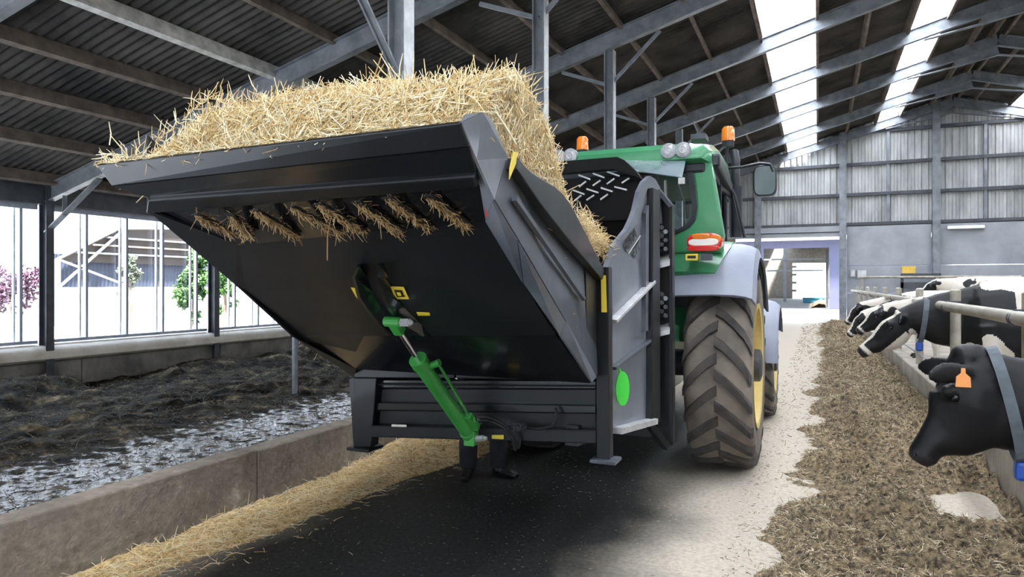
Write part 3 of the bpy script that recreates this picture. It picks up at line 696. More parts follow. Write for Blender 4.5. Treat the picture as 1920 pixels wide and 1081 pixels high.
put('side_sticker', MB().prism([atY(1127,515,3.947), atY(1136,516,3.947), atY(1138,585,3.947), atY(1128,585,3.947)], (0,-.003,0)), M['yellow'], imp)
# right side panel of the box
sp = [(1124,512),(1132,505),(1144,462),(1158,445),(1171,429),(1180,410),(1186,394),(1194,359),(1203,340),(1214,330),(1224,336),(1233,352),(1233,620),(1229,790),(1146,812),(1143,700)]
put('box_side', MB().prism([PR(*p) for p in sp], (-.012,0,0)), M['panel_paint'], imp, bevel=.002)
put('side_flange', MB().prism([PR(*p) for p in sp[1:12]]+[PR(1225,360), PR(1207,395), PR(1200,420), PR(1190,450), PR(1178,470)][:1]+[PR(1210,352),PR(1203,372),PR(1196,402),PR(1188,420),PR(1165,450),PR(1150,470)], (.02,0,0)), M['panel_paint'], imp)
put('side_channel', MB().prism([PR(1213,352), PR(1226,358), PR(1227,790), PR(1211,792)], (.045,0,0)), M['black'], imp, bevel=.004)
put('side_channel', MB().prism([PR(1203,400), PR(1209,385), PR(1208,620), PR(1203,620)], (.03,0,0)), M['blue_black'], imp)
def sbar(a, b, h, out, m, nm='side_rib'):
    p, q = PR(*a), PR(*b); put(nm, MB().beam(p+V(out/2,0,0), q+V(out/2,0,0), out, h), M[m], imp, bevel=.003)
sbar((1141,602), (1216,528), .022, .055, 'bare', 'sloping_rib'); sbar((1144,690), (1212,638), .02, .04, 'blue_black')  # highlight on the sloping ledge is put into its pale metal colour
sbar((1147,806), (1216,788), .04, .07, 'bare', 'bottom_ledge')  # lit look of this ledge comes from the pale metal colour
sbar((1203,520), (1205,780), .0, .0, 'black') if 0 else None
put('brace_leg', MB().beam(PR(1215,792), atY(1250,838,5.15), .05, .05), M['black'], imp, bevel=.004)
# lettering on the side panel
def text3d(body, origin, xdir, ydir, size, m, parent, name='lettering', bold=.012):
    cu = bpy.data.curves.new(name, 'FONT'); cu.body = body; cu.size = 1; cu.offset = bold; cu.extrude = .004; cu.align_x = 'CENTER'; cu.align_y = 'CENTER'
    o = bpy.data.objects.new(name, cu); COL.objects.link(o); bpy.context.view_layer.update()
    me = bpy.data.meshes.new_from_object(o.evaluated_get(bpy.context.evaluated_depsgraph_get())); bpy.data.objects.remove(o)
    x = xdir.normalized()*size; y = ydir.normalized()*size; z = x.cross(y).normalized()*size*.3
    off = OFF[parent.name]
    for v in me.vertices: v.co = origin+x*v.co.x+y*v.co.y+z*v.co.z-off
    me.materials.clear(); me.materials.append(m); r = bpy.data.objects.new(name, me); COL.objects.link(r); r.parent = parent; return r
o1 = PR(1182,453)+V(.008,0,0); xd = PR(1196,432)-PR(1168,474); yd = (PR(1170,440)-PR(1180,470)); yd = V(0, xd.normalized().z*-1, xd.normalized().y)
text3d('VDRA', PR(1180,451)+V(.008,0,0), xd, yd, .105, M['ink'], imp, bold=.03); text3d('ETT', PR(1191,468)+V(.008,0,0), xd, yd, .095, M['ink'], imp, bold=.03)
put('underline', MB().beam(PR(1177,475)+V(.006,0,0), PR(1199,442)+V(.006,0,0), .003, .007), M['cream'], imp)
put('red_mark', MB().beam(PR(1180,426)+V(.004,0,0), PR(1187,417)+V(.004,0,0), .004, .012), M['red'], imp)
# lime tag on its strap
tg = thing('hanging_tag', atY(1152,725,4.15), 'lime green oval tag hanging on the side of the black box', 'tag')
c = PR(1153,727)+V(.035,0,0); rr = []
for k in range(24):
    t = 2*PI*k/24; rr.append(c+V(.012+math.cos(t)*.036, math.cos(t)*.03, math.sin(t)*.108))
put('disc', MB().prism(rr, (.005,-.006,0)), M['lime'], tg); put('strap', MB().tube([c+V(0,0,.1), c+V(-.01,-.02,.15), PR(1147,688)+V(.01,0,0)], .008, 6), M['lime'], tg)
# front wall (headboard) with outriggers, shelves and couplings
YH = 5.25
xr = atY(1260, 400, YH).x
hb = [atY(1233,352,YH), atY(1260,387,YH), atY(1262,836,YH), atY(1250,838,YH)]
put('headboard_edge', MB().prism([atY(1254,378,YH), atY(1260,387,YH), atY(1262,834,YH), atY(1254,836,YH)], (0,.10,0)), M['black'], imp, bevel=.004)
put('headboard_web', MB().prism([atY(1226,352,YH+.09), atY(1258,387,YH+.09), atY(1259,800,YH+.09), atY(1230,800,YH+.09)], (0,.012,0)), M['black'], imp)
put('headboard_cap', MB().beam(atY(1216,334,YH+.04), atY(1260,388,YH+.04), .12, .03, (0,0,1)), M['blue_black'], imp)
for v0, v1, d in ((487,512,.14), (605,640,.16)):
    put('bracket_shelf', MB().prism([atY(1232,v1-8,YH-.06), atY(1256,v1-14,YH-.06), atY(1256,v1-14,YH+.09)+V(0,0,.06), atY(1233,v1-8,YH+.09)+V(0,0,.06)], (0,0,.03)), M['bare'], imp, bevel=.003)
for vc in (446, 570):
    for k in range(6):
        p = atY(1238+7*(k % 2), vc-18+k*8, YH+.03); put('hose_coupling', MB().tube([p+V(-.02,.03,0), p+V(.02,-.04,.005)], .018, 8), M['steel'] if k == 1 else M['cabhose'], imp, smooth=True)
put('hose_bundle', MB().tube([atY(1238,420,YH+.03), atY(1236,385,YH+.05), atY(1237,365,YH+.06)], .02, 8), M['dark_steel'], imp)
xl = -2.86; hz = lambda v: atY(1150, v, YH).z
put('headboard', MB().box((xl, YH+.06, .55), (atY(1230,400,YH).x, YH+.08, hz(330))), M['matte'], imp)
put('headboard_hood', MB().prism([V(xl, YH-.02, hz(322)), V(xl, YH-.02, hz(296)), V(atY(1158,300,YH).x, YH-.02, hz(295)), V(atY(1172,306,YH).x, YH-.02, hz(302)), V(atY(1192,322,YH).x, YH-.02, hz(322)), V(atY(1205,345,YH).x,YH-.02,hz(340)), V(atY(1150,322,YH).x, YH-.02, hz(318))], (0,.08,0)), M['matte'], imp, bevel=.004)
put('inner_beam', MB().box((xl, YH-.10, hz(415)), (atY(1228,400,YH).x, YH+.0, hz(396))), M['matte'], imp)
put('inner_floor', MB().plate([V(-2.8,4.0,1.12), V(-1.25,4.0,1.12), V(-1.22,YH,1.0), V(-2.8,YH,1.0)], .03), M['gloss'], imp)
put('box_side', MB().plate([V(-2.78,3.85,.75), V(-2.78,3.85,1.75), V(-2.86,YH,2.6), V(-2.86,YH,.7)], .02), M['black'], imp)
put('under_frame', MB().beam(V(-2.55,3.95,.80), V(-2.55,YH+.1,.68), .08, .12).beam(V(-1.35,3.95,.80), V(-1.35,YH+.1,.68), .08, .12).beam(V(-2.6,YH,.62), V(-1.15,YH,.62), .1, .12), M['black'], imp)
# knife bars in herringbone rows on the headboard
kb = [((1085,328),(1107,336)), ((1112,325),(1134,333)), ((1139,322),(1162,330)), ((1086,350),(1099,340)), ((1112,348),(1126,338)), ((1138,345),(1152,335)), ((1166,343),(1180,334)),
      ((1074,356),(1096,364)), ((1100,354),(1122,361)), ((1127,352),(1149,359)), ((1152,350),(1176,356)), ((1078,376),(1090,366)), ((1100,375),(1114,366)), ((1126,374),(1140,364))]
for a_, b_ in kb:
    put('knife_bar', MB().beam(atY(*a_, YH+.02), atY(*b_, YH+.02), .012, .016, up=(0,1,0)), M['steel_light'], imp)

# ---------------------------------------------------------------- straw
straw_cols = [(.50,.32,.12),(.84,.62,.29),(.94,.77,.44),(.97,.87,.60),(.98,.93,.76)]
M['straw'] = tintmat('straw_stalks', straw_cols, .55)
M['straw_core'] = mat('straw_mass', (.40,.26,.11), (.80,.60,.31), .9, scale=22, bump=1, bscale=60, stretch=(1,1,2))
def hx(x):
    xs = [-2.80,-2.70,-2.60,-2.50,-2.40,-2.30,-2.15,-1.9,-1.55,-1.18,-1.0]; zs = [2.17,2.23,2.30,2.37,2.46,2.46,2.42,2.44,2.42,2.42,2.43]; return float(np.interp(x, xs, zs))
prof = [(2.18,2.44),(2.35,2.52),(2.60,2.575),(2.80,2.53),(3.09,2.41),(3.29,2.27),(3.66,2.03),(4.05,1.93),(4.3,1.75),(4.35,1.3),(3.6,1.28),(2.9,1.70),(2.4,1.98),(2.10,2.20)]
def bale_ring(x, w):
    r = []
    for i, (y, z) in enumerate(prof):
        if i <= 8:
            dz = (hx(x)-2.44)*max(0, 1-(y-2.1)/1.6); z = z-.025+dz+.06*mnoise.noise(V(x*2.3, y*2.3, 9))
            if x < -2.6: z = min(z, prof[i][1]+dz)
        xx = x+(-.1024*(y-2.1) if x > -2 else -.05*(y-2.1))
        r.append(V(xx, y+.02*mnoise.noise(V(x*3, y*3, 1)), z+.035*mnoise.noise(V(x*6, y*6, 5))))
    return r
bxs = [-2.76,-2.68,-2.6,-2.52,-2.45,-2.38,-2.3,-2.2,-2.1,-2.0,-1.8,-1.6,-1.4,-1.2,-1.10,-1.07]
bale = thing('straw_bale', (-1.9, 3.0, 1.9), 'big loosened straw bale heaped on the raised black tray', 'straw bale')
core = put('packed_straw', MB().loft([bale_ring(x, 1) for x in bxs]), M['straw_core'], bale, smooth='all')
def sample(faces, n, rg):
    "random points and normals on polygons"
    T = []
    for f in faces:
        for i in range(1, len(f)-1): T.append((f[0], f[i], f[i+1]))
    T = np.array([[tuple(p) for p in t] for t in T]); Nn = np.cross(T[:,1]-T[:,0], T[:,2]-T[:,0]); ar = np.linalg.norm(Nn, axis=1)
    idx = rg.choice(len(T), n, p=ar/ar.sum()); a = rg.random(n); b = rg.random(n); s = a+b > 1; a[s] = 1-a[s]; b[s] = 1-b[s]
    return T[idx,0]+(T[idx,1]-T[idx,0])*a[:,None]+(T[idx,2]-T[idx,0])*b[:,None], Nn[idx]/ar[idx][:,None]
rg = np.random.default_rng(5); rings = [bale_ring(x, 1) for x in bxs]; faces = []
cen = np.array([-1.9, 3.0, 2.0])
for i in range(len(rings)-1):
    for k in list(range(0, 8))+[13]:
        m = (k+1) % 14; faces.append([rings[i][k], rings[i][m], rings[i+1][m], rings[i+1][k]])
def fan(r): return [[r[13], r[0], r[1], r[12]], [r[12], r[1], r[2], r[3]], [r[12], r[3], r[4], r[11]], [r[11], r[4], r[5], r[6]], [r[11], r[6], r[7], r[10]]]
nrm_fix = lambda P, N: np.where((np.sum((P-cen)*N, axis=1) < 0)[:, None], -N, N)
front = [f for f in faces if max(p.y for p in f) < 2.2]
for nm, fs, n, lmin, lmax, ko, seed in (('loose_straw', front, 6500, .05, .22, .16, 1), ('loose_straw', [f for f in faces if f not in front], 5200, .05, .16, .2, 2), ('loose_straw', fan(rings[-1]), 6500, .04, .15, .2, 3), ('loose_straw', fan(rings[0]), 800, .06, .2, .3, 4)):
    P, N_ = sample(fs, n, rg)
    if nm and seed == 3: N_ = np.tile([1.0,0,0], (n,1))
    else: N_ = nrm_fix(P, N_)
    D = rg.normal(size=(n,3)); D -= N_*np.sum(D*N_, axis=1)[:,None]*.9; 
    if seed == 3: D[:,2] *= 1.3
    D = D/np.linalg.norm(D, axis=1)[:,None]+N_*(np.abs(rg.normal(size=n))*ko)[:,None]
    L_ = lmin+(lmax-lmin)*rg.random(n)**1.5
    P = P+N_*(rg.random(n)*.03-.008)[:,None]-D*(L_*.35)[:,None]; Du = D/np.linalg.norm(D, axis=1)[:,None]; E_ = P+Du*L_[:,None]
    ok_ = ~(((np.minimum(P[:,1], E_[:,1]) < 2.055) & (np.minimum(P[:,2], E_[:,2]) < 2.27)) | (np.minimum(P[:,1], E_[:,1]) < 1.97)); P, D, L_ = P[ok_], D[ok_], L_[ok_]; n = len(P)
    strands(nm, P, D, L_, .0013+.0019*rg.random(n), M['straw'], bale, .12, seed, kind='stuff')
# stalks that stick out on top and over the lip
out = []
def stalk(a, b, Y0=2.2, Y1=None): out.append((atY(*a, Y0), atY(*b, Y1 or Y0)))
for a_, b_ in (((700,150),(718,95)), ((690,155),(720,120)), ((735,150),(700,112)), ((720,160),(690,125)), ((752,150),(728,118)), ((748,150),(755,100)), ((772,150),(776,95)), ((735,160),(712,100)), ((800,148),(795,110)), ((820,150),(838,132)),
               ((482,172),(466,140)), ((415,178),(419,146)), ((372,200),(375,165)), ((360,200),(361,170)), ((300,245),(303,225)), ((262,272),(259,245)), ((205,272),(204,228)), ((240,292),(206,252)), ((330,225),(326,208)), ((655,165),(640,140)), ((668,160),(655,135)),
               ((205,290),(172,298)), ((230,290),(180,290)), ((255,295),(185,285)), ((240,300),(232,318)), ((690,240),(665,275)), ((770,240),(805,260)), ((295,292),(302,307)), ((930,210),(968,270)), ((1000,160),(1018,142)), ((640,165),(600,158))):
    stalk(a_, b_, 2.06 if a_[1] > 200 else 2.25)
P = np.array([tuple(a) for a, b in out]); D = np.array([tuple(b-a) for a, b in out]); Ln = np.linalg.norm(D, axis=1)
strands('sticking_stalks', P, D, Ln, np.full(len(P), .0028), M['straw'], bale, .12, 8, kind='stuff')
n = 420; us = rg.uniform(180, 1000, n); P = []; D = []
for u in us:
    v = np.interp(u, [180,200,270,335,390,430,560,700,860,975,1000], [300,298,272,217,168,182,170,164,150,134,165]); P.append(tuple(atY(u, v+14, 2.25 if u > 260 else 2.05))); D.append((rg.normal()*.7, rg.normal()*.4, abs(rg.normal())*.8+.1))
strands('top_fringe', np.array(P), np.array(D), .03+.07*rg.random(n)**2, np.full(n, .002), M['straw'], bale, .2, 9, kind='stuff')
n = 260; P = []; D = []
for k in range(n):
    u = rg.uniform(190, 870); v = 308+(u-185)/680*-80-3; P.append(tuple(atY(u, v, 1.95))); D.append((rg.normal()*.8, -.25*abs(rg.normal()), rg.normal()*.3))
strands('lip_fringe', np.array(P), np.array(D), .03+.07*rg.random(n)**2, np.full(n, .002), M['straw'], bale, .3, 10, kind='stuff')
n = 700; P = []; D = []
pts = [(1098,410),(1130,450),(1136,470),(1122,500),(1105,470),(1085,420)]
for k in range(n):
    t = rg.random(); u = 1085+45*t+rg.normal()*5; v = 415+50*t+rg.normal()*12; P.append(tuple(atL(u, v, -.80, -.1024) if u < 1110 else atY(u, v, 4.15))); D.append(tuple(rg.normal(size=3)))
strands('corner_fluff', np.array(P), np.array(D), .03+.08*rg.random(n), np.full(n, .002), M['straw'], bale, .2, 11, kind='stuff')
# slots of the slotted panel with straw poking through
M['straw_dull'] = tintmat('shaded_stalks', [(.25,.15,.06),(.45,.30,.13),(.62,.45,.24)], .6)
slots = [((368,398),(440,432)), ((434,398),(472,438)), ((480,390),(560,438)), ((548,384),(640,432)), ((598,378),(684,428)), ((670,374),(752,428)), ((728,366),(804,422)), ((804,363),(876,416))]
ordn = ['first', 'second', 'third', 'fourth', 'fifth', 'sixth', 'seventh', 'eighth']
for i, (a_, b_) in enumerate(slots):
    pa = onfloor(*a_, .02); pb = onfloor(*b_, .02)
    def fp_(u, v):                                  # on the slotted panel plane
        n_ = (Lf[4]-R[4]).cross(R[3]-R[4]); d = ray(u, v); t = (R[4]-V(0,0,EYE)).dot(n_)/d.dot(n_); return V(0,0,EYE)+d*t
    pa = fp_(*a_)+V(0,-.012,-.008); pb = fp_(*b_)+V(0,-.012,-.008)
    put('slot', MB().beam(pa, pb, .05, .006, up=(0,.5,.8)), M['ink'], imp)
    tf = thing('straw_tuft', tuple((pa+pb)/2), 'ragged straw tuft in the %s slot from the left under the tray' % ordn[i], 'straw', 'straw tufts under the tray')
    n = 260; rg2 = np.random.default_rng(40+i); t = rg2.random(n)[:,None]; A_ = np.array(tuple(pa)); B_ = np.array(tuple(pb))
    P = A_+(B_-A_)*t+rg2.normal(size=(n,3))*np.array([.008,.005,.007]); D = (B_-A_)/np.linalg.norm(B_-A_)+rg2.normal(size=(n,3))*np.array([.5,.4,.5])+np.array([0,-.2,-.1])
    strands('straw_strands', P, D, .02+.045*rg2.random(n)**2.5, np.full(n,.0018), M['straw_dull'], tf, .25, 60+i, kind='stuff')
    if i in (1, 4): 
        a2 = fp_(*((452,410) if i == 1 else (622,400))); b2 = atY(*((478,452) if i == 1 else (614,488)), a2.y-.02)
        put('long_stalk', MB().tube([a2, (a2+b2)/2+V(-.01,0,.0), b2], .003, 6), M['straw_dull'], tf)
# ---------------------------------------------------------------- tractor
M['tgreen'] = mat('tractor_green', (.04,.235,.10), (.055,.28,.125), .35, scale=2, coat=.4)
M['fender'] = mat('grey_fender_plastic', (.22,.245,.31), (.27,.295,.36), .5, scale=2, bump=.05, bscale=40)
M['tyre'] = mat('dusty_tyre', (.12,.105,.09), (.24,.205,.17), .9, scale=3, bump=.2, bscale=30)
M['lug'] = mat('tyre_lug', (.030,.028,.027), (.075,.065,.058), .85, scale=5, bump=.15)
M['rim'] = mat('yellow_rim', (.62,.47,.14), (.72,.58,.24), .5, scale=4)
M['amber'] = mat('amber_lens', (.85,.22,.02), rough=.2, coat=.5)
M['clear'] = mat('clear_lens', (.95,.88,.82), rough=.15, coat=.5)
M['redlens'] = mat('red_lens', (.65,.02,.02), rough=.2, coat=.5)
M['lamp_glass'] = mat('lamp_glass', (.30,.32,.33), (.5,.52,.53), .2, scale=30, coat=.6)
M['cabblack'] = mat('cab_black', (.012,.015,.02), (.02,.023,.03), .4, scale=3)
gl2 = bpy.data.materials.new('tinted_glass'); gl2.use_nodes = True
N = gl2.node_tree.nodes; L = gl2.node_tree.links; N.remove(N['Principled BSDF'])
tr = N.new('ShaderNodeBsdfTransparent'); tr.inputs[0].default_value = (.80,.88,.87,1); g_ = N.new('ShaderNodeBsdfGlossy'); g_.inputs['Roughness'].default_value = .03; g_.inputs['Color'].default_value = (.8,.9,.95,1); mi = N.new('ShaderNodeMixShader'); mi.inputs[0].default_value = .10
L.new(tr.outputs[0], mi.inputs[1]); L.new(g_.outputs[0], mi.inputs[2]); L.new(mi.outputs[0], N['Material Output'].inputs[0])
gl3 = gl2.copy(); gl3.name = 'dark_side_glass'; n3 = gl3.node_tree.nodes
[x for x in n3 if x.type == 'BSDF_TRANSPARENT'][0].inputs[0].default_value = (.10,.16,.20,1); [x for x in n3 if x.type == 'MIX_SHADER'][0].inputs[0].default_value = .16
gl4 = mat('milky_pane_glass', (.20,.27,.30), (.28,.36,.39), .12, scale=3, coat=.5); gl4.node_tree.nodes['Principled BSDF'].inputs['Transmission Weight'].default_value = .25

TX = -1.76
tr_ = thing('tractor', (TX, 6.9, 0), 'green farm tractor with grey mudguards and amber beacons', 'tractor')
def wheel(cx, cy, Rr, w, nl, rimr, side, nm):
    "side +1: outer face towards +x"
    c = V(cx, cy, Rr); k = Rr/.95
    prof = [(rimr, -w*.40), (rimr+.03, -w*.47), (Rr-.22*k, -w*.5), (Rr-.10*k, -w*.48), (Rr-.055*k, -w*.42), (Rr-.035*k, -w*.2), (Rr-.03*k, 0), (Rr-.035*k, w*.2), (Rr-.055*k, w*.42), (Rr-.10*k, w*.48), (Rr-.22*k, w*.5), (rimr+.03, w*.47), (rimr, w*.40)]
    body = put(nm, MB().lathe(prof, c, (1,0,0), 72), M['tyre'], tr_, smooth='all')
    st = [(-.02, 0, Rr), (.10, .03, Rr), (.25, .085, Rr-.003), (.40, .15, Rr-.008), (.47, .20, Rr-.03*k), (.50, .235, Rr-.09*k)]
    for s in (-1, 1):
        for i in range(nl):
            a0 = 2*PI*(i+(0 if s < 0 else .5))/nl; rows_ = []
            for j, (fx, da, r) in enumerate(st):
                x = s*fx*w; a = a0-da*1.55+.16           # centre leads at the top rear
                wb = (.036 if j < 4 else .030)*k/Rr*1.15; lowr = r-.055*k
                def pt(rad, ang, xx): return c+V(xx, -math.cos(ang)*rad, math.sin(ang)*rad)
                rows_.append([pt(lowr, a-wb*1.35, x), pt(r, a-wb, x), pt(r, a+wb, x), pt(lowr, a+wb*1.35, x)])
            put('tread_lug', MB().loft(rows_), M['lug'], body)
    o = w*.5*side
    put('rim', MB().lathe([(rimr+.01, o*.86), (rimr+.025, o*.98), (rimr-.02, o*.96), (rimr-.05, o*.55), (rimr*.72, o*.30), (rimr*.45, o*.30), (rimr*.40, o*.55), (.12, o*.6), (.11, o*.9), (0, o*.92)], c, (1,0,0), 48), M['rim'], body, smooth=True)
    put('hub', MB().lathe([(.16*k, o*.5), (.15*k, o*1.02), (.1*k, o*1.08), (0, o*1.08)], c, (1,0,0), 24), M['dark_steel'], body, smooth=True)
    for i in range(8):
        a = 2*PI*i/8; p = c+V(o*.36, math.cos(a)*rimr*.58, math.sin(a)*rimr*.58); put('wheel_nut', MB().tube([p, p+V(.04*side,0,0)], .018, 6), M['bare'], body)
wheel(-.785, 6.9, .95, .57, 21, .56, 1, 'rear_wheel'); wheel(2*TX+.785, 6.9, .95, .57, 21, .56, -1, 'rear_wheel')
wheel(-.72, 9.65, .70, .45, 18, .38, 1, 'front_wheel'); wheel(2*TX+.72, 9.65, .70, .45, 18, .38, -1, 'front_wheel')
# mudguards
def guard(cx0, cx1, cy, cz, Rf, a0, a1, m, nm, n=22, edge=.10, flip=False):
    "curved guard from x=cx0 (inner) to cx1 (outer); outer edge rolls down"
    secs = []
    for i in range(n+1):
        a = math.radians(a0+(a1-a0)*i/n); r = Rf(math.degrees(a)); row = []
        for fx, dr in ((0,0),(.25,.012),(.5,.02),(.75,.012),(.88,-.01),(.96,-.04),(1.0,-edge)):
            x = cx0+(cx1-cx0)*fx; row.append(V(x, cy-math.cos(a)*(r+dr), cz+math.sin(a)*(r+dr)))
        for fx, dr in ((.97,-edge),(.93,-.05),(.85,-.03),(.5,0.0),(0,-.02)):
            x = cx0+(cx1-cx0)*fx; row.append(V(x, cy-math.cos(a)*(r+dr), cz+math.sin(a)*(r+dr)))
        secs.append(row)
    return put(nm, MB().loft(secs), m, tr_, smooth=True)
RfR = lambda a: 1.06+.11*math.exp(-((a-62)/22)**2)+.02*math.sin(math.radians(a))
for s in (1, -1):
    X_ = lambda x: x if s > 0 else 2*TX-x
    guard(X_(-1.16), X_(-.47), 6.9, .95, RfR, 37, 150, M['fender'], 'mudguard', edge=.12)
    # green inner panel with the lamp cluster
    secs = []
    for i in range(15):
        a = math.radians(47+(125-47)*i/14); r = RfR(math.degrees(a))+.03; row = []
        xo = -.70-.10*max(0, (62-math.degrees(a))/15)
        for fx in (0, .3, .6, .85, 1): x = -1.30+(xo+1.30)*fx; row.append(V(X_(x), 6.9-math.cos(a)*(r+.02*math.sin(fx*PI)), .95+math.sin(a)*(r+.02*math.sin(fx*PI))))
        for fx in (1, .5, 0): x = -1.30+(xo-.01+1.30)*fx; row.append(V(X_(x), 6.9-math.cos(a)*(r-.05), .95+math.sin(a)*(r-.05)))
        secs.append(row)
    put('inner_fender', MB().loft(secs), M['tgreen'], tr_, smooth=True)
    # cluster
    lc = atY(1320,453,5.98) if s > 0 else V(2*TX-atY(1320,453,5.98).x, 5.98, atY(1320,453,5.98).z)
    def lens(x0, x1, z0, z1, m, nm, d=.05):
        rr = []; cx, cz, hw, hh = (x0+x1)/2, (z0+z1)/2, (x1-x0)/2, (z1-z0)/2
        for k in range(20):
            t = 2*PI*k/20; ct, st_ = math.cos(t), math.sin(t); rr.append(lc+V(cx+hw*math.copysign(abs(ct)**.72, ct), 0, cz+hh*math.copysign(abs(st_)**.72, st_)))
        return put(nm, MB().prism(rr, (0,-d,0)), m, tr_, bevel=.01)
    lens(-.145, .145, -.075, .075, M['redlens'], 'lamp_cluster', -.16)
    lens(-.13, .12, -.035, .03, M['clear'], 'clear_lens', .012); lens(-.10, .05, .02, .07, M['amber'], 'amber_lens', .016); lens(.04, .14, -.01, .055, M['amber'], 'amber_lens', .010)
    lens(-.14, .13, -.08, -.03, M['redlens'], 'red_lens', .014)
p = atY(1299,482,6.02); put('type_label', MB().box(p-V(.05,.06,.027), p+V(.05,-.0,.027)), M['yellow'], tr_)
put('label_print', MB().box(p-V(.035,.063,.012), p+V(.035,-.06,.012)), M['ink'], tr_)
p = atY(1326,482,6.02); put('dark_label', MB().box(p-V(.045,.06,.027), p+V(.045,.0,.027)), M['dark_steel'], tr_)
guard(-1.02, -.44, 9.65, .70, lambda a: .80, 5, 150, M['fender'], 'front_mudguard', edge=.08); guard(2*TX+1.02, 2*TX+.44, 9.65, .70, lambda a: .80, 5, 150, M['fender'], 'front_mudguard', edge=.08)
# running gear
put('rear_axle', MB().tube([V(TX-1.2,6.9,.95), V(TX+1.2,6.9,.95)], .13, 14), M['dark_steel'], tr_, smooth=True)
put('front_axle', MB().beam(V(TX-.95,9.65,.66), V(TX+.95,9.65,.66), .18, .18), M['tgreen'], tr_, bevel=.02)
put('transmission', MB().box((TX-.3,6.25,.55), (TX+.3,8.4,1.25)).box((TX-.24,8.4,.6), (TX+.24,10.2,1.1)), M['tgreen'], tr_, bevel=.04)
hood = []
for y, hw, z0, z1 in ((8.1,.42,1.05,1.98),(9.0,.42,1.05,1.93),(10.0,.40,1.0,1.80),(10.45,.36,.95,1.60),(10.55,.25,1.0,1.4)):
    hood.append([V(TX-hw,y,z0), V(TX-hw,y,z1-.15), V(TX-hw+.12,y,z1), V(TX+hw-.12,y,z1), V(TX+hw,y,z1-.15), V(TX+hw,y,z0)])
put('bonnet', MB().loft(hood), M['tgreen'], tr_, bevel=.03)
put('fuel_tank', MB().box((TX+.45,7.6,.55), (TX+.95,8.5,1.15)), M['cabblack'], tr_, bevel=.06)
for s in (-1, 1):
    put('lower_link', MB().beam(V(TX+s*.35,6.3,.75), V(TX+s*.45,5.4,.72), .05, .09), M['cabblack'], tr_, bevel=.01)
    put('lift_rod', MB().tube([V(TX+s*.42,5.9,.75), V(TX+s*.38,6.2,1.45)], .03, 10), M['cabblack'], tr_)
put('top_link', MB().tube([V(TX,6.3,1.35), V(TX,5.38,1.45)], .03, 10), M['cabblack'], tr_)
put('hitch_block', MB().box((TX-.35,6.05,.5), (TX+.35,6.35,1.5)), M['cabblack'], tr_, bevel=.03)
# cab
CW = .86; cx = -1.72; cr_ = cx+CW; YR = 6.22
roof = []
for y, hw, z0, z1 in ((YR-.10,.80,2.80,2.90),(YR-.04,.86,2.77,2.95),(YR+.3,.90,2.77,3.0),(YR+1.2,.87,2.77,3.02),(YR+1.9,.82,2.77,2.99),(YR+2.1,.74,2.79,2.92)):
    roof.append([V(cx-hw,y,z0), V(cx-hw,y,z1-.08), V(cx-hw+.06,y,z1-.02), V(cx-hw*.6,y,z1), V(cx+hw*.6,y,z1), V(cx+hw-.06,y,z1-.02), V(cx+hw,y,z1-.08), V(cx+hw,y,z0)])
put('roof_shell', MB().loft(roof), M['tgreen'], tr_, smooth=True)
put('roof_lining', MB().box((cx-.82,YR-.02,2.69), (cx+.82,YR+2.0,2.78)), M['cabblack'], tr_, bevel=.02)
put('roof_side_trim', MB().beam(V(cr_+.04,YR+.05,2.80), V(cr_-.06,YR+2.0,2.80), .08, .12), M['cabblack'], tr_, bevel=.02)
for s in (-1, 1):
    pts = [(1289,266),(1328,276),(1334,300),(1341,345),(1350,400),(1357,440),(1352,475),(1240,475),(1240,448),(1270,437),(1292,425),(1303,410),(1306,385),(1302,345),(1296,305)]
    P = [atY(u, v, YR) for u, v in pts]
    if s < 0: P = [V(2*cx-p.x, p.y, p.z) for p in P]
    put('rear_pillar', MB().prism(P, (0,.14,0)), M['tgreen'], tr_, bevel=.02)
    pts = [(1284,298),(1297,306),(1303,345),(1307,388),(1303,412),(1290,427),(1262,440),(1262,434),(1286,421),(1296,406),(1298,385),(1290,340)]
    P = [atY(u, v, YR-.01) for u, v in pts]
    if s < 0: P = [V(2*cx-p.x, p.y, p.z) for p in P]
    put('window_seal', MB().prism(P, (0,.04,0)), M['cabblack'], tr_)
    xs_ = cx+s*(CW+.0)
    def xt(y, z=0): return cx+s*(.862-.10*(y-6.3)/1.7)
    put('front_pillar', MB().beam(V(xt(8),8.1,1.2), V(xt(8),7.95,2.78), .08, .08), M['cabblack'], tr_, bevel=.01)
    put('door_frame', MB().beam(V(xt(6.42),6.42,1.65), V(xt(6.4),6.40,2.74), .04, .06, up=(1,0,0)).beam(V(xt(7.15),7.15,1.3), V(xt(7.15),7.12,2.74), .04, .07, up=(1,0,0)).beam(V(xt(6.4),6.4,2.72), V(xt(8),8.0,2.72), .04, .07).beam(V(xt(6.7),6.7,1.5), V(xt(8.1),8.1,1.4), .05, .1), M['cabblack'], tr_)
    put('side_window', MB().plate([V(xt(6.36),6.36,1.7), V(xt(7.12),7.12,1.6), V(xt(7.12),7.12,2.70), V(xt(6.36),6.36,2.70)], .01).plate([V(xt(7.16),7.16,1.5), V(xt(7.98),7.98,1.5), V(xt(7.98),7.98,2.70), V(xt(7.16),7.16,2.70)], .01), gl3, tr_)
put('door_handle', MB().box((cr_+.02,7.2,1.95), (cr_+.05,7.32,2.0)), M['dark_steel'], tr_)
put('rear_window', MB().box((cx-.68,YR+.06,1.98), (cx+.66,YR+.066,2.68)) if 0 else MB().box((cx-.70,YR+.10,1.75), (cx+.70,YR+.106,1.98)), gl2, tr_)
put('windscreen', MB().box((cx-.76,8.0,1.5), (cx+.76,8.006,2.72)), gl2, tr_)
pa = V(cx-.62, YR-.02, 2.70); pb = V(cx+.70, YR-.02, 2.70)
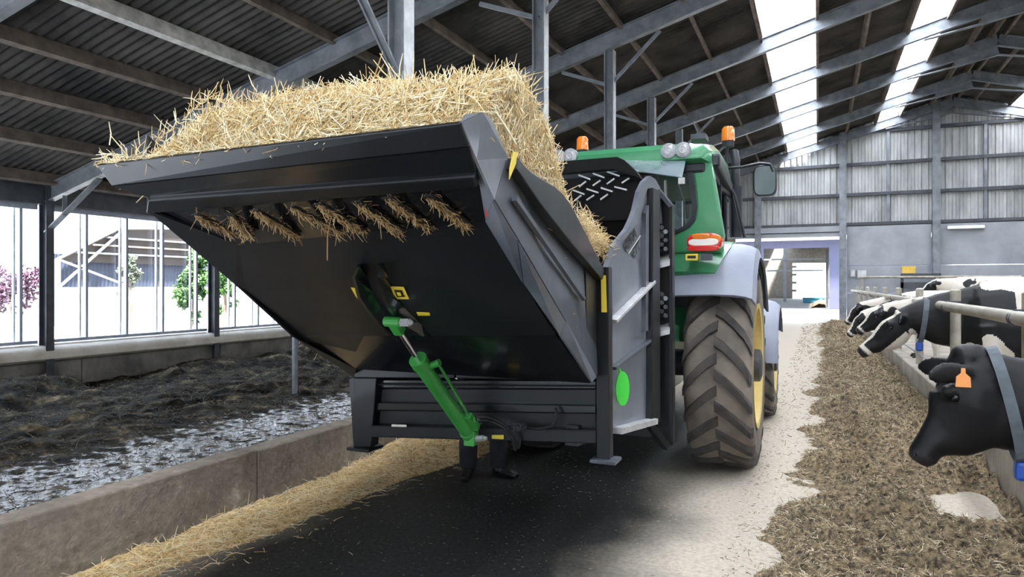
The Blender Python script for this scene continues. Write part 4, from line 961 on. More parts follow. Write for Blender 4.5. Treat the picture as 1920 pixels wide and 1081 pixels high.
hinge_l, hinge_r = atY(1100,296,YR-.05), atY(1286,300,YR-.05); ol, orr = atY(1100,322,YR-.45), atY(1279,333,YR-.45)
put('opened_rear_pane', MB().plate([hinge_l, hinge_r, orr, atY(1216,324,YR-.45), atY(1190,321,YR-.45), ol], .008), gl4, tr_)
put('pane_latch', MB().box(orr-V(.03,.01,.05), orr+V(.02,.02,.0)), M['bare'], tr_)
put('rear_shelf', MB().box((cx-.72,YR+.05,1.5), (cx+.72,YR+.5,1.72)), M['cabblack'], tr_, bevel=.02)
put('seat', MB().box((cx-.26,6.75,1.55), (cx+.26,7.25,1.72)).box((cx-.25,6.68,1.7), (cx+.25,6.82,2.25)).box((cx-.14,6.70,2.27), (cx+.14,6.80,2.45)), M['cabblack'], tr_, bevel=.04)
put('steering_wheel', MB().lathe([(.17,-.012),(.20,-.012),(.20,.012),(.17,.012),(.17,-.012)], (cx,7.6,2.0), (0,-.5,.85), 20).tube([(cx,7.85,1.5),(cx,7.6,2.0)], .03, 8), M['cabblack'], tr_)
put('wiper', MB().tube([atY(1272,345,YR+.02), atY(1284,380,YR+.01), atY(1288,410,YR+.02)], .007, 6), M['cabblack'], tr_)
put('grab_pole', MB().tube([atY(1248,338,YR+.2), atY(1249,420,YR+.2)], .014, 8), M['steel_light'], tr_)
for (u, v) in ((1254,283),(1281,281),(1070,292),(1047,294)):
    c = atY(u, v, YR-.1)
    h = put('work_light', MB().lathe([(.0,.10),(.05,.08),(.068,.02),(.068,-.015),(.058,-.02)], c, (0,1,0), 24), M['panel'], tr_, smooth=True)
    put('lens', MB().lathe([(.058,-.016),(.03,-.024),(0,-.026)], c, (0,1,0), 24), M['lamp_glass'], h, smooth='all'); put('bezel', MB().lathe([(.024,-.024),(.03,-.03),(.036,-.024)], c, (0,1,0), 20), M['bare'], h)
put('light_recess', MB().box((atY(1238,290,YR).x, YR-.06, 2.80), (atY(1300,290,YR).x, YR-.0, 2.90)), M['cabblack'], tr_, bevel=.02)
for u, v, Y_, X_ in ((1365,252,7.5,0), (1092,270,7.5,0)):
    c = atY(u, v, Y_); 
    put('beacon_stem', MB().tube([V(c.x-.03,Y_,2.9), c-V(0,0,.10)], .016, 8).tube([c-V(0,0,.13), c-V(0,0,.07)], .06, 16), M['cabblack'], tr_)
    put('beacon_lens', MB().lathe([(.0,.085),(.045,.08),(.064,.055),(.068,-.07),(.0,-.07)], c, (0,0,1), 24), M['amber'], tr_, smooth=True)
c = atY(1312,258,6.9); put('aerial_box', MB().box(c-V(.07,.1,.03), c+V(.07,.1,.02)).tube([c, c+V(-.06,0,.16)], .008, 6), M['dark_steel'], tr_)
put('exhaust_pipe', MB().tube([atY(1379,445,8.25), atY(1379,350,8.25)], .075, 16).tube([atY(1379,352,8.25), atY(1379,300,8.25), atY(1376,284,8.3)], .05, 16), M['cabblack'], tr_, smooth=True)
put('bonnet_rail', MB().tube([atY(1355,350,7.9), atY(1370,352,8.0), atY(1378,368,8.0), atY(1396,445,8.05)], .018, 8), M['cabblack'], tr_, smooth=True)
put('mirror_arm', MB().tube([atY(1352,316,7.8), atY(1390,313,7.8), atY(1425,306,7.8), atY(1444,308,7.8), atY(1450,322,7.8)], .015, 8), M['cabblack'], tr_, smooth=True)
mc = atY(1434,338,7.8)
def rrect(c, hw, hh, r=.6, n=24, y=0): 
    out = []
    for k in range(n):
        t = 2*PI*k/n; a, b = math.cos(t), math.sin(t); out.append(c+V(hw*math.copysign(abs(a)**.45, a), y, hh*math.copysign(abs(b)**.45, b)))
    return out
mh = put('mirror_head', MB().prism(rrect(mc, .118, .165), (0,.07,0)), M['cabblack'], tr_, bevel=.012)
put('mirror_glass', MB().prism(rrect(mc, .103, .150, y=-.004), (0,.004,0)), mat('mirror_glass', (.30,.36,.36), rough=.04, metal=1), mh)

# ---------------------------------------------------------------- the person behind the machine
def remeshed(name, mb, m, vox, parent=None, smooth_it=3, keep=None):
    "one continuous skin from overlapping closed shells"
    off = OFF.get(parent.name, V(0,0,0)) if parent else V(0,0,0)
    me = bpy.data.meshes.new(name+'_tmp'); me.from_pydata([tuple(p-off) for p in mb.v], [], mb.f)
    bm = bmesh.new(); bm.from_mesh(me); bmesh.ops.recalc_face_normals(bm, faces=bm.faces); bm.to_mesh(me); bm.free()
    o = bpy.data.objects.new(name, me); COL.objects.link(o)
    r = o.modifiers.new('r', 'REMESH'); r.mode = 'VOXEL'; r.voxel_size = vox; s = o.modifiers.new('s', 'SMOOTH'); s.iterations = smooth_it; s.factor = .5
    bpy.context.view_layer.update()
    m2 = bpy.data.meshes.new_from_object(o.evaluated_get(bpy.context.evaluated_depsgraph_get())); m2.name = name
    bpy.data.objects.remove(o); m2.materials.clear(); m2.materials.append(m)
    for p in m2.polygons: p.use_smooth = True
    o = bpy.data.objects.new(name, m2); COL.objects.link(o)
    if parent: o.parent = parent; OFF[o.name] = off
    return o
def ering(c, d, up, hw, hh, n=16):
    d = Vector(d).normalized(); s = d.cross(Vector(up)).normalized(); u = s.cross(d).normalized(); c = Vector(c)
    return [c+s*(math.cos(2*PI*k/n)*hw)+u*(math.sin(2*PI*k/n)*hh) for k in range(n)]
def chain(mb, st, up=(0,0,1)):
    "st: (centre, half width, half height)"
    rs = []
    for i, (c, hw, hh) in enumerate(st):
        a = Vector(st[max(0,i-1)][0]); b = Vector(st[min(len(st)-1,i+1)][0]); rs.append(ering(c, b-a, up, hw, hh))
    mb.loft(rs)
M['skin'] = mat('skin', (.55,.33,.24), rough=.55); M['trouser'] = mat('dark_work_trousers', (.012,.013,.017), (.022,.023,.028), .85, scale=9, bump=.3)
M['jacket'] = mat('dark_jacket', (.015,.018,.025), (.025,.03,.04), .85, scale=9, bump=.3); M['boot'] = mat('black_boot', (.008,.008,.008), rough=.5)
ps = thing('person', (-2.72, 5.62, 0), 'person in dark work clothes and black boots standing behind the black machine', 'person')
L1, L2 = atZ(878,893,0), atZ(935,892,0); hipz = .90
hl, hr_ = V(-2.82,5.62,hipz), V(-2.60,5.62,hipz)
b = MB()
for h, f in ((hl, L1), (hr_, L2)):
    k = (h+f)/2+V(.0,-.03,.03); chain(b, [(h+V(0,0,.05),.10,.11),(h-V(0,0,.12),.095,.10),(k+V(0,0,.1),.078,.08),(k-V(0,0,.05),.068,.07),(f+V(0,0,.28),.072,.075),(f+V(0,0,.10),.06,.06)], (0,1,0))
hp = (hl+hr_)/2
chain(b, [(hp-V(0,0,.04),.17,.12),(hp+V(0,0,.12),.165,.12),(hp+V(0,0,.3),.15,.11),(hp+V(0,0,.48),.19,.12),(hp+V(0,0,.58),.17,.10),(hp+V(0,0,.63),.07,.07)], (0,1,0))
sh = hp+V(0,0,.55)
hands = []
for s in (-1, 1):
    e = sh+V(s*.27,-.02,-.28); w = sh+V(s*.20,.20,-.42); chain(b, [(sh+V(s*.16,0,0),.06,.06),(sh+V(s*.20,0,-.08),.055,.055),(e,.042,.042),(w,.032,.028)], (0,1,.1)); hands.append((w, s))
hd = hp+V(0,.02,.78)
chain(b, [(hp+V(0,0,.60),.055,.055),(hp+V(0,.01,.70),.052,.055)], (0,1,0)); b.sphere(hd, .1, 16, 10, (.78,.95,1.18)); b.sphere(hd+V(0,.095,-.01), .016, 8, 6); b.sphere(hd+V(.08,0,-.01), .02, 8, 6); b.sphere(hd+V(-.08,0,-.01), .02, 8, 6)
for w, s in hands:
    b.sphere(w+V(0,.05,-.02), .042, 10, 8, (.95,1.1,.5))
    for q in range(4):
        p0 = w+V((q-1.5)*.018, .085, -.02); chain(b, [(p0,.010,.010),(p0+V(0,.035,-.012),.009,.009),(p0+V(0,.055,-.04),.007,.007)])
    p0 = w+V(-s*.035,.04,-.02); chain(b, [(p0,.011,.011),(p0+V(-s*.025,.035,-.01),.009,.009)])
body = remeshed('body', b, M['skin'], .012, ps)
bj = MB(); bt = MB()
for h, f in ((hl, L1), (hr_, L2)):
    k = (h+f)/2+V(.0,-.03,.03); chain(bt, [(h+V(0,0,.06),.115,.125),(h-V(0,0,.12),.108,.115),(k+V(0,0,.1),.092,.095),(k-V(0,0,.08),.085,.088),(f+V(0,0,.30),.085,.09),(f+V(0,0,.09),.075,.085)], (0,1,0))
chain(bt, [(hp-V(0,0,.06),.18,.13),(hp+V(0,0,.14),.18,.13)], (0,1,0))
remeshed('trousers', bt, M['trouser'], .015, ps)
chain(bj, [(hp+V(0,0,.04),.195,.15),(hp+V(0,0,.3),.175,.135),(hp+V(0,0,.48),.21,.14),(hp+V(0,0,.6),.17,.11),(hp+V(0,0,.65),.075,.075)], (0,1,0))
for s in (-1, 1):
    e = sh+V(s*.27,-.02,-.28); w = sh+V(s*.20,.18,-.41); chain(bj, [(sh+V(s*.15,0,0),.08,.08),(sh+V(s*.21,0,-.08),.07,.07),(e,.058,.058),(w,.045,.042)], (0,1,.1))
remeshed('jacket', bj, M['jacket'], .015, ps)
put('hair', MB().sphere(hd+V(0,-.012,.035), .1, 16, 10, (.83,.98,1.0)), M['boot'], ps, smooth='all')
for s in (-1, 1): put('eye', MB().sphere(hd+V(s*.03,.083,.015), .011, 8, 6), M['cream'], ps)
put('mouth', MB().box(hd+V(-.022,.085,-.048), hd+V(.022,.092,-.042)), M['red'], ps)
for i, f in enumerate((L1, L2)):
    dv = V(.10,-.02,0) if i else V(.03,-.10,0); bb = MB(); f0 = V(f.x, f.y, 0)
    chain(bb, [(f0+V(0,0,.24),.075,.08),(f0+V(0,0,.12),.062,.066),(f0+V(0,0,.06),.06,.07)], (0,1,0))
    chain(bb, [(f0-dv*.5+V(0,0,.052),.040,.040),(f0+V(0,0,.052),.048,.050),(f0+dv*1.0+V(0,0,.048),.050,.044),(f0+dv*1.7+V(0,0,.038),.045,.034),(f0+dv*2.0+V(0,0,.03),.03,.022)])
    remeshed('boot', bb, M['boot'], .01, ps)
# ---------------------------------------------------------------- feed fence, feed, loose straw
cb = put('wall_feed_curb', MB().box((1.36, YF, -.2), (1.52, GY-.1, .40)), M['concrete'], kind='structure')
yq = YF
while yq < GY-.2:
    y1 = min(yq+3.2, GY-.1); put('curb_block', MB().box((1.345, yq+.006, .0), (1.535, y1-.006, .43)), M['ledge'] if 0 else M['concrete'], cb, bevel=.015); yq = y1
M['pipe'] = mat('old_galvanised_pipe', (.30,.275,.225), (.46,.43,.365), .5, metal=.25, scale=6, bump=.1)
fe = thing('feed_fence', (1.45, 16, .43), 'grey pipe feed fence along the curb between cows and feed', 'fence')
FX = 1.44; PZ = 1.44
py = [6.55+3.2*i for i in range(-2, 9)]
put('top_pipe', MB().tube([V(FX-.02,-2,PZ), V(FX-.02,GY-.4,PZ+.03)], .057, 16), M['pipe'], fe, smooth=True)
for y in py:
    put('post', MB().tube([V(FX+.07,y,.30), V(FX+.07,y,1.64)], .056, 14).tube([V(FX+.07,y,1.64), V(FX+.07,y,1.66)], [.056,.03], 14), M['pipe'], fe, smooth=True)
    put('clamp', MB().tube([V(FX-.02,y-.05,PZ), V(FX-.02,y-.02,PZ)], .062, 14).tube([V(FX-.02,y+.02,PZ), V(FX-.02,y+.05,PZ)], .062, 14).box((FX-.03,y-.06,PZ+.05), (FX+.12,y+.06,PZ+.075)), M['dark_steel'], fe, smooth=True)
put('mid_cable', MB().tube([V(FX+.05,-2,.60), V(FX+.05,GY-.4,.60)], .012, 6), M['steel'], fe)
# rear pen rails and raised cubicle beds
put('floor_cubicles', MB().box((3.3, 21, .0), (12, GY-1.5, .45)), M['concrete'], kind='structure')
rl = thing('pen_rail', (4, GY-3, 0), 'pale horizontal pipe rail before the far wall panels', 'rail')
put('pipe', MB().tube([V(1.6,GY-3,2.05), V(7.2,GY-3,2.05)], .045, 10), M['pipe'], rl, smooth=True)
for x in (1.7, 4.4, 7.1): put('post', MB().tube([V(x,GY-3,.1), V(x,GY-3,2.05)], .045, 10), M['pipe'], rl, smooth=True)

xs = np.linspace(-.9, 1.33, 190); ys = np.concatenate([np.linspace(1.5, 9, 520), np.linspace(9.03, 34, 520)]); X, Y = np.meshgrid(xs, ys)
edge = -.36+.30*np.clip((Y-5)/7, 0, 1)+.16*np.clip((Y-12)/20, 0, 1)+.34*(fbm(Y*1.1, Y*0+3, 5, 4)-.5)+.5*(fbm(X*3, Y*3, 8, 4)-.5)
t = np.clip((X-edge)/.55, 0, 1); hgt = t*t*(3-2*t)
Z = hgt*(.06+.13*fbm(X*1.6, Y*1.6, 1, 4)+.34*(fbm(X*5, Y*5, 2, 4)-.42)+.12*(fbm(X*20, Y*22, 4, 3)-.45))
clear = np.clip(1.25*np.exp(-(((X-1.04+.1*(fbm(X*5,Y*5,44,2)-.4))/.27)**6+((Y-6.15+.5*(fbm(X*6,Y*3,45,3)-.45))/.62)**6)), 0, 1)
Z = Z*(1-clear)-.012*(1-hgt)-.012*clear
feedm = mat('silage', (.05,.037,.022), (.36,.27,.16), .9, scale=26, bump=1, bscale=90, detail=8, lo=.38, hi=.62)
gridmesh('feed_heap', X, Y, Z, feedm, label='brown chopped silage spread in a long heap before the cows', cat='feed', kind='stuff')
fz = lambda x, y: np.interp(0, [0], [0])
def zat(px, py_):
    ix = np.clip(np.searchsorted(xs, px)-1, 0, len(xs)-2); iy = np.clip(np.searchsorted(ys, py_)-1, 0, len(ys)-2); return Z[iy, ix]
rg = np.random.default_rng(21)
n = 90000; py2 = 3.2+(34-3.2)*rg.random(n)**2.6; px2 = rg.uniform(-.75, 1.30, n); z = zat(px2, py2); e_ = z > .004
keep = e_ | ((rg.random(n) < .07) & (px2 < .3) & (px2 > -.55)); px2, py2, z = px2[keep], py2[keep], z[keep]; n = len(z)
P = np.stack([px2, py2, np.maximum(z, .003)+rg.random(n)*.012], -1); D = rg.normal(size=(n,3))*np.array([1,1,.38])
M['feedst'] = tintmat('silage_stalks', [(.05,.034,.02),(.18,.128,.07),(.37,.28,.17),(.55,.44,.29),(.78,.68,.50)], .75)
sc_l = 1+np.clip((py2-6)/12, 0, 2)
strands('feed_stalks', P, D, (.015+.055*rg.random(n)**2)*sc_l, (.0014+.0016*rg.random(n))*sc_l, M['feedst'], None, .3, 22, label='short brown and tan stalks lying on the silage heap', cat='feed', kind='stuff')
# specks of feed on the swept lane
n = 5000; P = np.stack([rg.uniform(-3.2, .1, n), rg.uniform(2.5, 14, n), np.full(n,.003)], -1); D = rg.normal(size=(n,3))*np.array([1,1,.05])
strands('lane_chaff', P, D, .006+.02*rg.random(n)**3, np.full(n,.0012), M['feedst'], None, .1, 23, label='tiny bits of chaff scattered over the lane floor', cat='chaff', kind='stuff')
# straw along the kerb
ys = np.linspace(1.2, 8.5, 300); xs_ = np.linspace(-3.845, -2.5, 70); X, Y = np.meshgrid(xs_, ys)
wd = .46+.10*np.sin(Y*1.7)+.30*(fbm(Y*1.6, Y*0+1, 12, 3)-.4)+.50*np.exp(-((Y-6.6)/1.1)**2)
tt = np.clip(1-(X+3.86)/wd, 0, 1); fade = np.clip((Y-1.2)/.8, 0, 1)*np.clip((8.5-Y)/.8, 0, 1)
SZ = fade*tt**.7*(.05+.07*fbm(X*4, Y*4, 14, 4)+.24*np.exp(-((Y-6.7)/.9)**2)+.05*(fbm(X*12, Y*12, 15, 3)-.4))-.008
sm_ = gridmesh('straw_band', X, Y, SZ, M['straw_core'], label='band of loose golden straw lying along the foot of the kerb wall', cat='straw', kind='stuff')
def sz(px, py_):
    ix = np.clip(((px+3.86)/1.36*69).astype(int), 0, 69); iy = np.clip(((py_-1.2)/7.3*299).astype(int), 0, 299); return SZ[iy, ix]
n = 26000; py2 = 1.3+7*rg.random(n)**1.2; px2 = -3.81+1.26*rg.random(n)**1.2; z = sz(px2, py2); keep = (z > .0) | (rg.random(n) < .10*np.exp(-np.clip(px2+3.86-.45-.35*np.exp(-((py2-6.6)/1.1)**2),0,9)/.12)); px2, py2, z = px2[keep], py2[keep], z[keep]; n = len(z)
P = np.stack([px2, py2, np.maximum(z, .002)+.012*rg.random(n)], -1); D = rg.normal(size=(n,3))*np.array([1,1,.22])
strands('kerb_straw', P, D, .03+.13*rg.random(n)**1.6, .0013+.0014*rg.random(n), M['straw'], None, .2, 25, label='straw stalks strewn along the kerb and out over the lane', cat='straw', kind='stuff')
# matted stalks on the litter near the wall
n = 26000; X2 = rg.uniform(-15.8, -6.2, n); Y2_ = rg.uniform(3, 26, n); P = np.stack([X2, Y2_, np.full(n, 0.)], -1)
lx = np.linspace(-16.2,-4.0,230); ly = np.linspace(0,36,520)
P[:,2] = litter_z[np.clip(((Y2_)/36*519).astype(int),0,519), np.clip(((X2+16.2)/12.2*229).astype(int),0,229)]+.01
strands('litter_stalks', P, rg.normal(size=(n,3))*np.array([1,1,.35]), .05+.14*rg.random(n)**2, np.full(n,.0045), tintmat('dirty_stalks', [(.012,.010,.008),(.05,.04,.025),(.16,.12,.07),(.33,.27,.17)], .8), None, .3, 27, label='dirty straw trodden into the dark litter of the left pen', cat='straw', kind='stuff')

# ---------------------------------------------------------------- cows
def cowmat(name='cow_hide'):
    m = bpy.data.materials.new(name); m.use_nodes = True; N = m.node_tree.nodes; L = m.node_tree.links; b = N['Principled BSDF']
    a = N.new('ShaderNodeAttribute'); a.attribute_name = 'hide'; a2 = N.new('ShaderNodeAttribute'); a2.attribute_name = 'nose'
    r = N.new('ShaderNodeValToRGB'); e = r.color_ramp.elements; e[0].position = .47; e[1].position = .53; e[0].color = (.0045,.0045,.006,1); e[1].color = (.62,.57,.50,1); L.new(a.outputs['Fac'], r.inputs[0])
    t = N.new('ShaderNodeTexCoord'); n = N.new('ShaderNodeTexNoise'); n.inputs['Scale'].default_value = 60; n.inputs['Detail'].default_value = 6; L.new(t.outputs['Object'], n.inputs['Vector'])
    bp = N.new('ShaderNodeBump'); bp.inputs['Strength'].default_value = .15; bp.inputs['Distance'].default_value = .01; L.new(n.outputs[0], bp.inputs['Height']); L.new(bp.outputs[0], b.inputs['Normal'])
    mi = N.new('ShaderNodeMix'); mi.data_type = 'RGBA'; mi.inputs[7].default_value = (.02,.018,.02,1); L.new(a2.outputs['Fac'], mi.inputs[0]); L.new(r.outputs[0], mi.inputs[6]); L.new(mi.outputs[2], b.inputs['Base Color'])
    b.inputs['Roughness'].default_value = .48; b.inputs['Specular IOR Level'].default_value = .35
    return m
M['cow'] = cowmat()
M['hoof'] = mat('hoof', (.05,.045,.04), rough=.6); M['strap'] = mat('grey_strap', (.07,.09,.11), (.11,.13,.15), .6, scale=8)
M['bluetag'] = mat('blue_transponder', (.02,.08,.38), rough=.35); M['orange'] = mat('orange_ear_tag', (.85,.33,.10), rough=.5); M['eyem'] = mat('dark_eye', (.006,.005,.005), rough=.08)
def make_cow(loc, rz, label, head, hide, seed, group, scale=1.0, tag_=False, collar=True, vox=.02, neck=None, ear=None, jaw=1.0, cfrac=.42, bd=1.0, ctilt=None, midh=.20, midz=-.03, tuft=.06):
    """local: faces -x, feet at z=0, chest at x=0, rump at x=1.7. head: (poll, muzzle) local points. hide: function(p, part) -> 0 black .. 1 white"""
    root = thing('cow', loc, label, 'cow', group, rz=rz if rz else 1e-6); root.scale = (scale,)*3
    b = MB(); poll, muz = Vector(head[0]), Vector(head[1])
    chain(b, [(V(-.06,0,.98),.07,.12),(V(0,0,1.0),.15,.25),(V(.12,0,1.03),.22,.34),(V(.32,0,1.03),.27,.39),(V(.6,0,1.0),.32,.42),(V(.95,0,.97),.36,.445),(V(1.25,0,1.0),.34,.415),(V(1.5,0,1.08),.26,.33),(V(1.66,0,1.14),.19,.23),(V(1.73,0,1.16),.08,.11)]) if bd == 1 else chain(b, [(V(x,0,z+hh-hh*(1+(bd-1)*w)),hw,hh*(1+(bd-1)*w)) for x,z,hw,hh,w in ((-.06,.98,.07,.12,1),(0,1.0,.15,.25,1),(.12,1.03,.22,.34,1),(.32,1.03,.27,.39,1),(.6,1.0,.33,.42,1),(.95,.97,.37,.445,1),(1.25,1.0,.35,.415,.7),(1.5,1.08,.26,.33,.3),(1.66,1.14,.19,.23,0),(1.73,1.16,.08,.11,0))])
    b.beam(V(.15,0,1.38), V(1.6,0,1.395), .05, .06)
    for s in (-1, 1): b.sphere(V(1.32,s*.23,1.33), .09, 10, 8)
    nk = neck or [(V(.30,0,1.12),.16,.30), (V(.10,0,1.13),.13,.27)]
    mid = [(nk[-1][0].lerp(poll, .5)+V(0,0,midz), .105, midh)]
    chain(b, nk+mid+[(poll+V(.06,0,-.07), .085, .14), (poll+(muz-poll)*.1+V(0,0,-.05), .08, .11)])
    d = (muz-poll); Lh = d.length; d.normalize(); side = V(0,1,0); upv = side.cross(d).normalized()
    if upv.x > 0: upv = -upv                       # towards the forehead
    def H(t, o=0, w=0): return poll+d*(Lh*t)-upv*o+side*w
    chain(b, [(H(-.04,.05),.05,.05),(H(.04,.06),.095,.085),(H(.18,.075+.12*(jaw-1)),.115,.125*jaw),(H(.33,.085+.14*(jaw-1)),.115,.145*jaw),(H(.50,.085+.13*(jaw-1)),.095,.135*jaw),(H(.68,.07+.09*(jaw-1)),.072,.095*jaw),(H(.84,.06),.070,.078),(H(.96,.055),.074,.075),(H(1.04,.05),.05,.05)], upv)
    for s in (-1, 1):
        b.sphere(H(.30,.01,s*.085), .04, 10, 8)                      # brow
        b.sphere(H(.93,.03,s*.04), .026, 8, 6)                        # nostril rim
        ev = ear or (-.07,.23,-.05); e0 = H(.05,.06,s*.08); e1 = e0+V(ev[0]*.6,s*ev[1]*.57,ev[2]*.4); e2 = e0+V(ev[0],s*ev[1],ev[2])
        chain(b, [(e0,.022,.03),(e0.lerp(e1,.6),.022,.055),(e1,.02,.062),(e1.lerp(e2,.6),.016,.048),(e2,.010,.018)], (0,0,1))
    b.sphere(H(-.04,.06-tuft*.5), tuft, 10, 8, (1,1.1,1.0)); b.sphere(H(-.10,.09-tuft*.4), tuft*.8, 10, 8)
    legs = []
    for s in (-1, 1):
        y = s*.17
        chain(b, [(V(.20,y,.95),.09,.13),(V(.22,y,.72),.075,.10),(V(.21,y,.56),.055,.065),(V(.20,y,.44),.048,.052),(V(.21,y,.36),.034,.038),(V(.21,y,.18),.032,.034),(V(.20,y,.11),.042,.045),(V(.17,y,.05),.042,.052)], (1,0,0))
        y = s*.19
        chain(b, [(V(1.42,y,1.05),.12,.22),(V(1.36,y,.82),.10,.17),(V(1.38,y,.66),.07,.11),(V(1.50,y,.52),.05,.062),(V(1.54,y,.44),.042,.05),(V(1.51,y,.30),.036,.040),(V(1.48,y,.14),.040,.044),(V(1.44,y,.05),.045,.055)], (1,0,0))
    b.sphere(V(1.22,0,.60), .19, 14, 10, (1.1,.85,.75))
    chain(b, [(V(1.70,0,1.30),.03,.03),(V(1.78,0,1.2),.028,.028),(V(1.79,0,.8),.018,.018),(V(1.78,0,.55),.016,.016),(V(1.78,0,.42),.04,.04),(V(1.78,0,.30),.02,.02)], (0,1,0))
    body = remeshed('body', b, M['cow'], vox, root, 3)
    me = body.data; n = len(me.vertices); hv = np.zeros(n, np.float32); nv = np.zeros(n, np.float32)
    sd = seed*7.3
    for i, v in enumerate(me.vertices):
        p = v.co; t = (p-poll).dot(d)/Lh; o = (p-poll).dot(-upv); near = (p-H(.5,.07)).length
        inhead = t > .02 and near < .42 and o < .24 and p.x < poll.x+.35*max(0,t)
        hv[i] = hide(p, t if inhead else -1, o, lambda q, f: mnoise.fractal(q*f+V(sd,sd*.7,0), .8, 2.0, 3))
        if inhead and t > .93: nv[i] = 1
    for nm, arr in (('hide', hv), ('nose', nv)):
        at = me.attributes.new(nm, 'FLOAT', 'POINT'); at.data.foreach_set('value', arr)
    for s in (-1, 1):
        for x, y in ((.16, .17), (1.43, .19)):
            for k in (-1, 1): put('hoof', MB().loft([ering(V(x-.0,s*y+k*.026,.07),V(0,0,1),V(1,0,0),.026,.045,10), ering(V(x-.02,s*y+k*.027,.0),V(0,0,1),V(1,0,0),.030,.060,10)]), M['hoof'], root)
        put('eye', MB().sphere(H(.33,.045,s*.108), .021, 10, 8), M['eyem'], root, smooth='all')
        put('nostril', MB().sphere(H(.965,.02,s*.045), .014, 8, 6), M['eyem'], root)
    if tag_ or collar:
        e0 = H(.05,.06,-.08)
        if tag_:
            c = e0+V(-.06,-.150,-.02); s_ = .029
            pts = [c+V(-s_*1.15,-.0,-.045), c+V(s_*1.15,0,-.045), c+V(s_*1.05,0,.005), c+V(s_*.35,0,.025), c+V(s_*.3,0,.05), c+V(-s_*.3,0,.05), c+V(-s_*.35,0,.025), c+V(-s_*1.05,0,.005)]
            put('ear_tag', MB().prism(pts, (0,-.004,0)), M['orange'], root)
    if collar:
        cc, cw, ch = mid[0]; cc = nk[-1][0].lerp(poll, cfrac)+V(0,0,midz*.85-.01); dd = (poll-nk[-1][0]).normalized(); dd = V(*ctilt).normalized() if ctilt else (dd+V(0,0,-.10)).normalized()
        r0 = ering(cc-dd*.026, dd, (0,0,1), cw+.030, ch+.045, 28); r1 = ering(cc+dd*.026, dd, (0,0,1), cw+.030, ch+.045, 28); r2 = ering(cc+dd*.026, dd, (0,0,1), cw+.024, ch+.038, 28); r3 = ering(cc-dd*.026, dd, (0,0,1), cw+.024, ch+.038, 28)
        put('collar', MB().loft([r0, r1, r2, r3, r0], cap=False), M['strap'], root)
        pv = dd.cross(V(0,1,0)).normalized(); pv = pv if pv.z < 0 else -pv; bot = cc+pv*(ch+.085); put('transponder', MB().box(bot-V(.035,.035,.055), bot+V(.035,.035,.045)), M['bluetag'], root, bevel=.018); put('tag_clip', MB().box(bot+V(-.02,-.02,.045), bot+V(.02,.02,.075)), M['bare'], root, bevel=.006)
    return root
def blackhide(p, t, o, nz): return .1
def hide2(p, t, o, nz):
    if t >= 0:
        if o < .045-.0*t and abs(p.y) < .035+.03*(1-t) and t > .02: return .9
        if t > .86: return .9
        if o > .17 and t > .2: return .9
        return .05
    if p.z < .62: return .9
    if p.x > .42 and p.x < .52+.10*nz(p, 3) and p.z > 1.0: return .9
    v = nz(p*1.0, 2.6)
    if p.z > 1.31+.06*v and p.x > .15: return .9
    if p.z < .74+.22*v+.15*math.sin(p.x*9) and p.x < 1.0: return .9
    if p.x > 1.30+.12*v and p.z < 1.2: return .9
    if abs((p.x-.95)-(1.3-p.z)*.3) < .05 and p.z > 1.0: return .9
    return .08
def patchy(th):
    def f(p, t, o, nz):
        if t >= 0:
            if (o < .05 and abs(p.y) < .05) or t > .85: return .9
            return .08
        if p.z < .5 or p.z > 1.30+.1*nz(p, 3): return .9
        return .5+1.6*(nz(p*1.0, 2.1)+th)
    return f
PENZ = .12
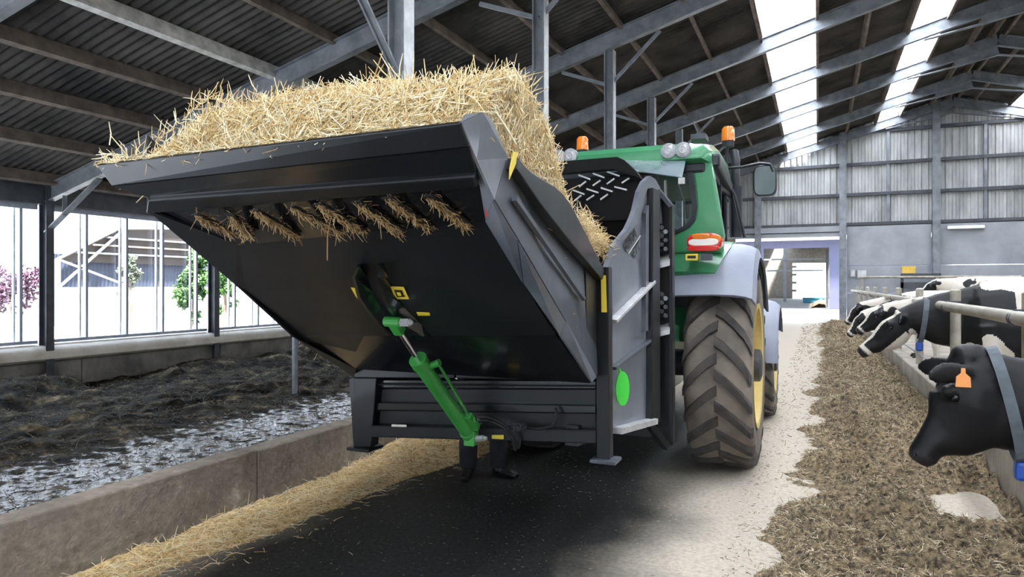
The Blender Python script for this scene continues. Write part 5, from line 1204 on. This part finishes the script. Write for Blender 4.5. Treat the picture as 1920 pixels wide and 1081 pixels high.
# nearest cow, black, head over the curb
root_x = 1.86
make_cow((root_x, 4.56, PENZ), 0, 'black cow in the foreground with orange ear tag and grey neck strap', (V((.72-root_x)/1.06, 0, (1.285-PENZ)/1.06), V((.485-root_x)/1.06, 0, (.735-PENZ)/1.06)), blackhide, 1, None, 1.06, True, True, .014,
         neck=[(V(.30,0,1.05),.17,.37), (V(.0,0,1.0),.15,.34), (V(-.35,0,.95),.135,.30), (V(-.70,0,.89),.12,.265)], ear=(-.21,.13,-.02), jaw=1.5, cfrac=.45, ctilt=(-1,0,-.22), midh=.255, midz=-.11, tuft=.075)
def headat(rootx, yy, pu, mu, s): 
    a = atY(pu[0], pu[1], yy); b = atY(mu[0], mu[1], yy); return (V((a.x-rootx)/s, 0, (a.z-PENZ)/s), V((b.x-rootx)/s, 0, (b.z-PENZ)/s))
make_cow((1.68, 10.35, PENZ-.05), 0, 'black and white cow with a white face blaze feeding beyond the second fence post', headat(1.68, 10.35, (1690,577), (1608,648), 1.2), hide2, 2, 'cows feeding at the fence', 1.2, False, True, .016, neck=[(V(.30,0,1.05),.16,.36), (V(.02,0,1.0),.14,.33), (V(-.25,0,1.0),.12,.27)], cfrac=.35, bd=1.22, jaw=1.15)
make_cow((1.80, 12.7, PENZ), 0, 'cow with black head and white poll just behind the blaze faced cow', headat(1.8, 12.7, (1655,577), (1606,618), 1.05), patchy(.0), 3, 'cows feeding at the fence', 1.06, False, False, .022)
make_cow((1.80, 15.0, PENZ), 0, 'feeding cow farther along the fence, head in the silage', headat(1.8, 15.0, (1622,590), (1592,628), 1.0), patchy(.1), 5, 'cows feeding at the fence', 1.04, False, False, .028)
make_cow((1.80, 17.6, PENZ), 0, 'farthest feeding cow, mostly hidden by the other heads', headat(1.8, 17.6, (1612,575), (1588,606), 1.0), patchy(-.1), 8, 'cows feeding at the fence', 1.04, False, False, .03)
std = (V(-.42,0,1.30), V(-.78,0,1.0))
for i, (x, y, rz, th, lb) in enumerate(((3.5, 23.2, .05, .28, 'mostly white cow standing behind the feeding row, nearer the fence'), (4.6, 24.8, -.1, .35, 'white backed cow standing deeper in the pen, right of the dark rack'), (5.0, 22.4, .12, .30, 'white cow with small black spots at the right edge, rear of the pen'), (4.4, 28.5, -.15, .30, 'distant white and black cow near the far wall panels'))):
    make_cow((x, y, .45), rz, lb, std, patchy(th), 11+i*3, 'cows standing in the pen', 1.06, False, False, .03)
# far cow in the second barn
c = atY(1553, 560, 70)
make_cow((c.x+.8, 70, 0), 0, 'tiny distant cow beside the doorway of the second barn', (V(-.35,0,1.0), V(-.65,0,.45)), patchy(0), 30, None, 1.1, False, False, .04)
xs = np.linspace(-.5, .74, 20); ys = np.linspace(58, 92, 60); X, Y = np.meshgrid(xs, ys); gridmesh('far_feed', X, Y, .3*np.clip((X+.5)/.6, 0, 1)*(.5+fbm(X*3, Y*1.5, 3)), feedm, label='low feed heap inside the second barn', cat='feed', kind='stuff')
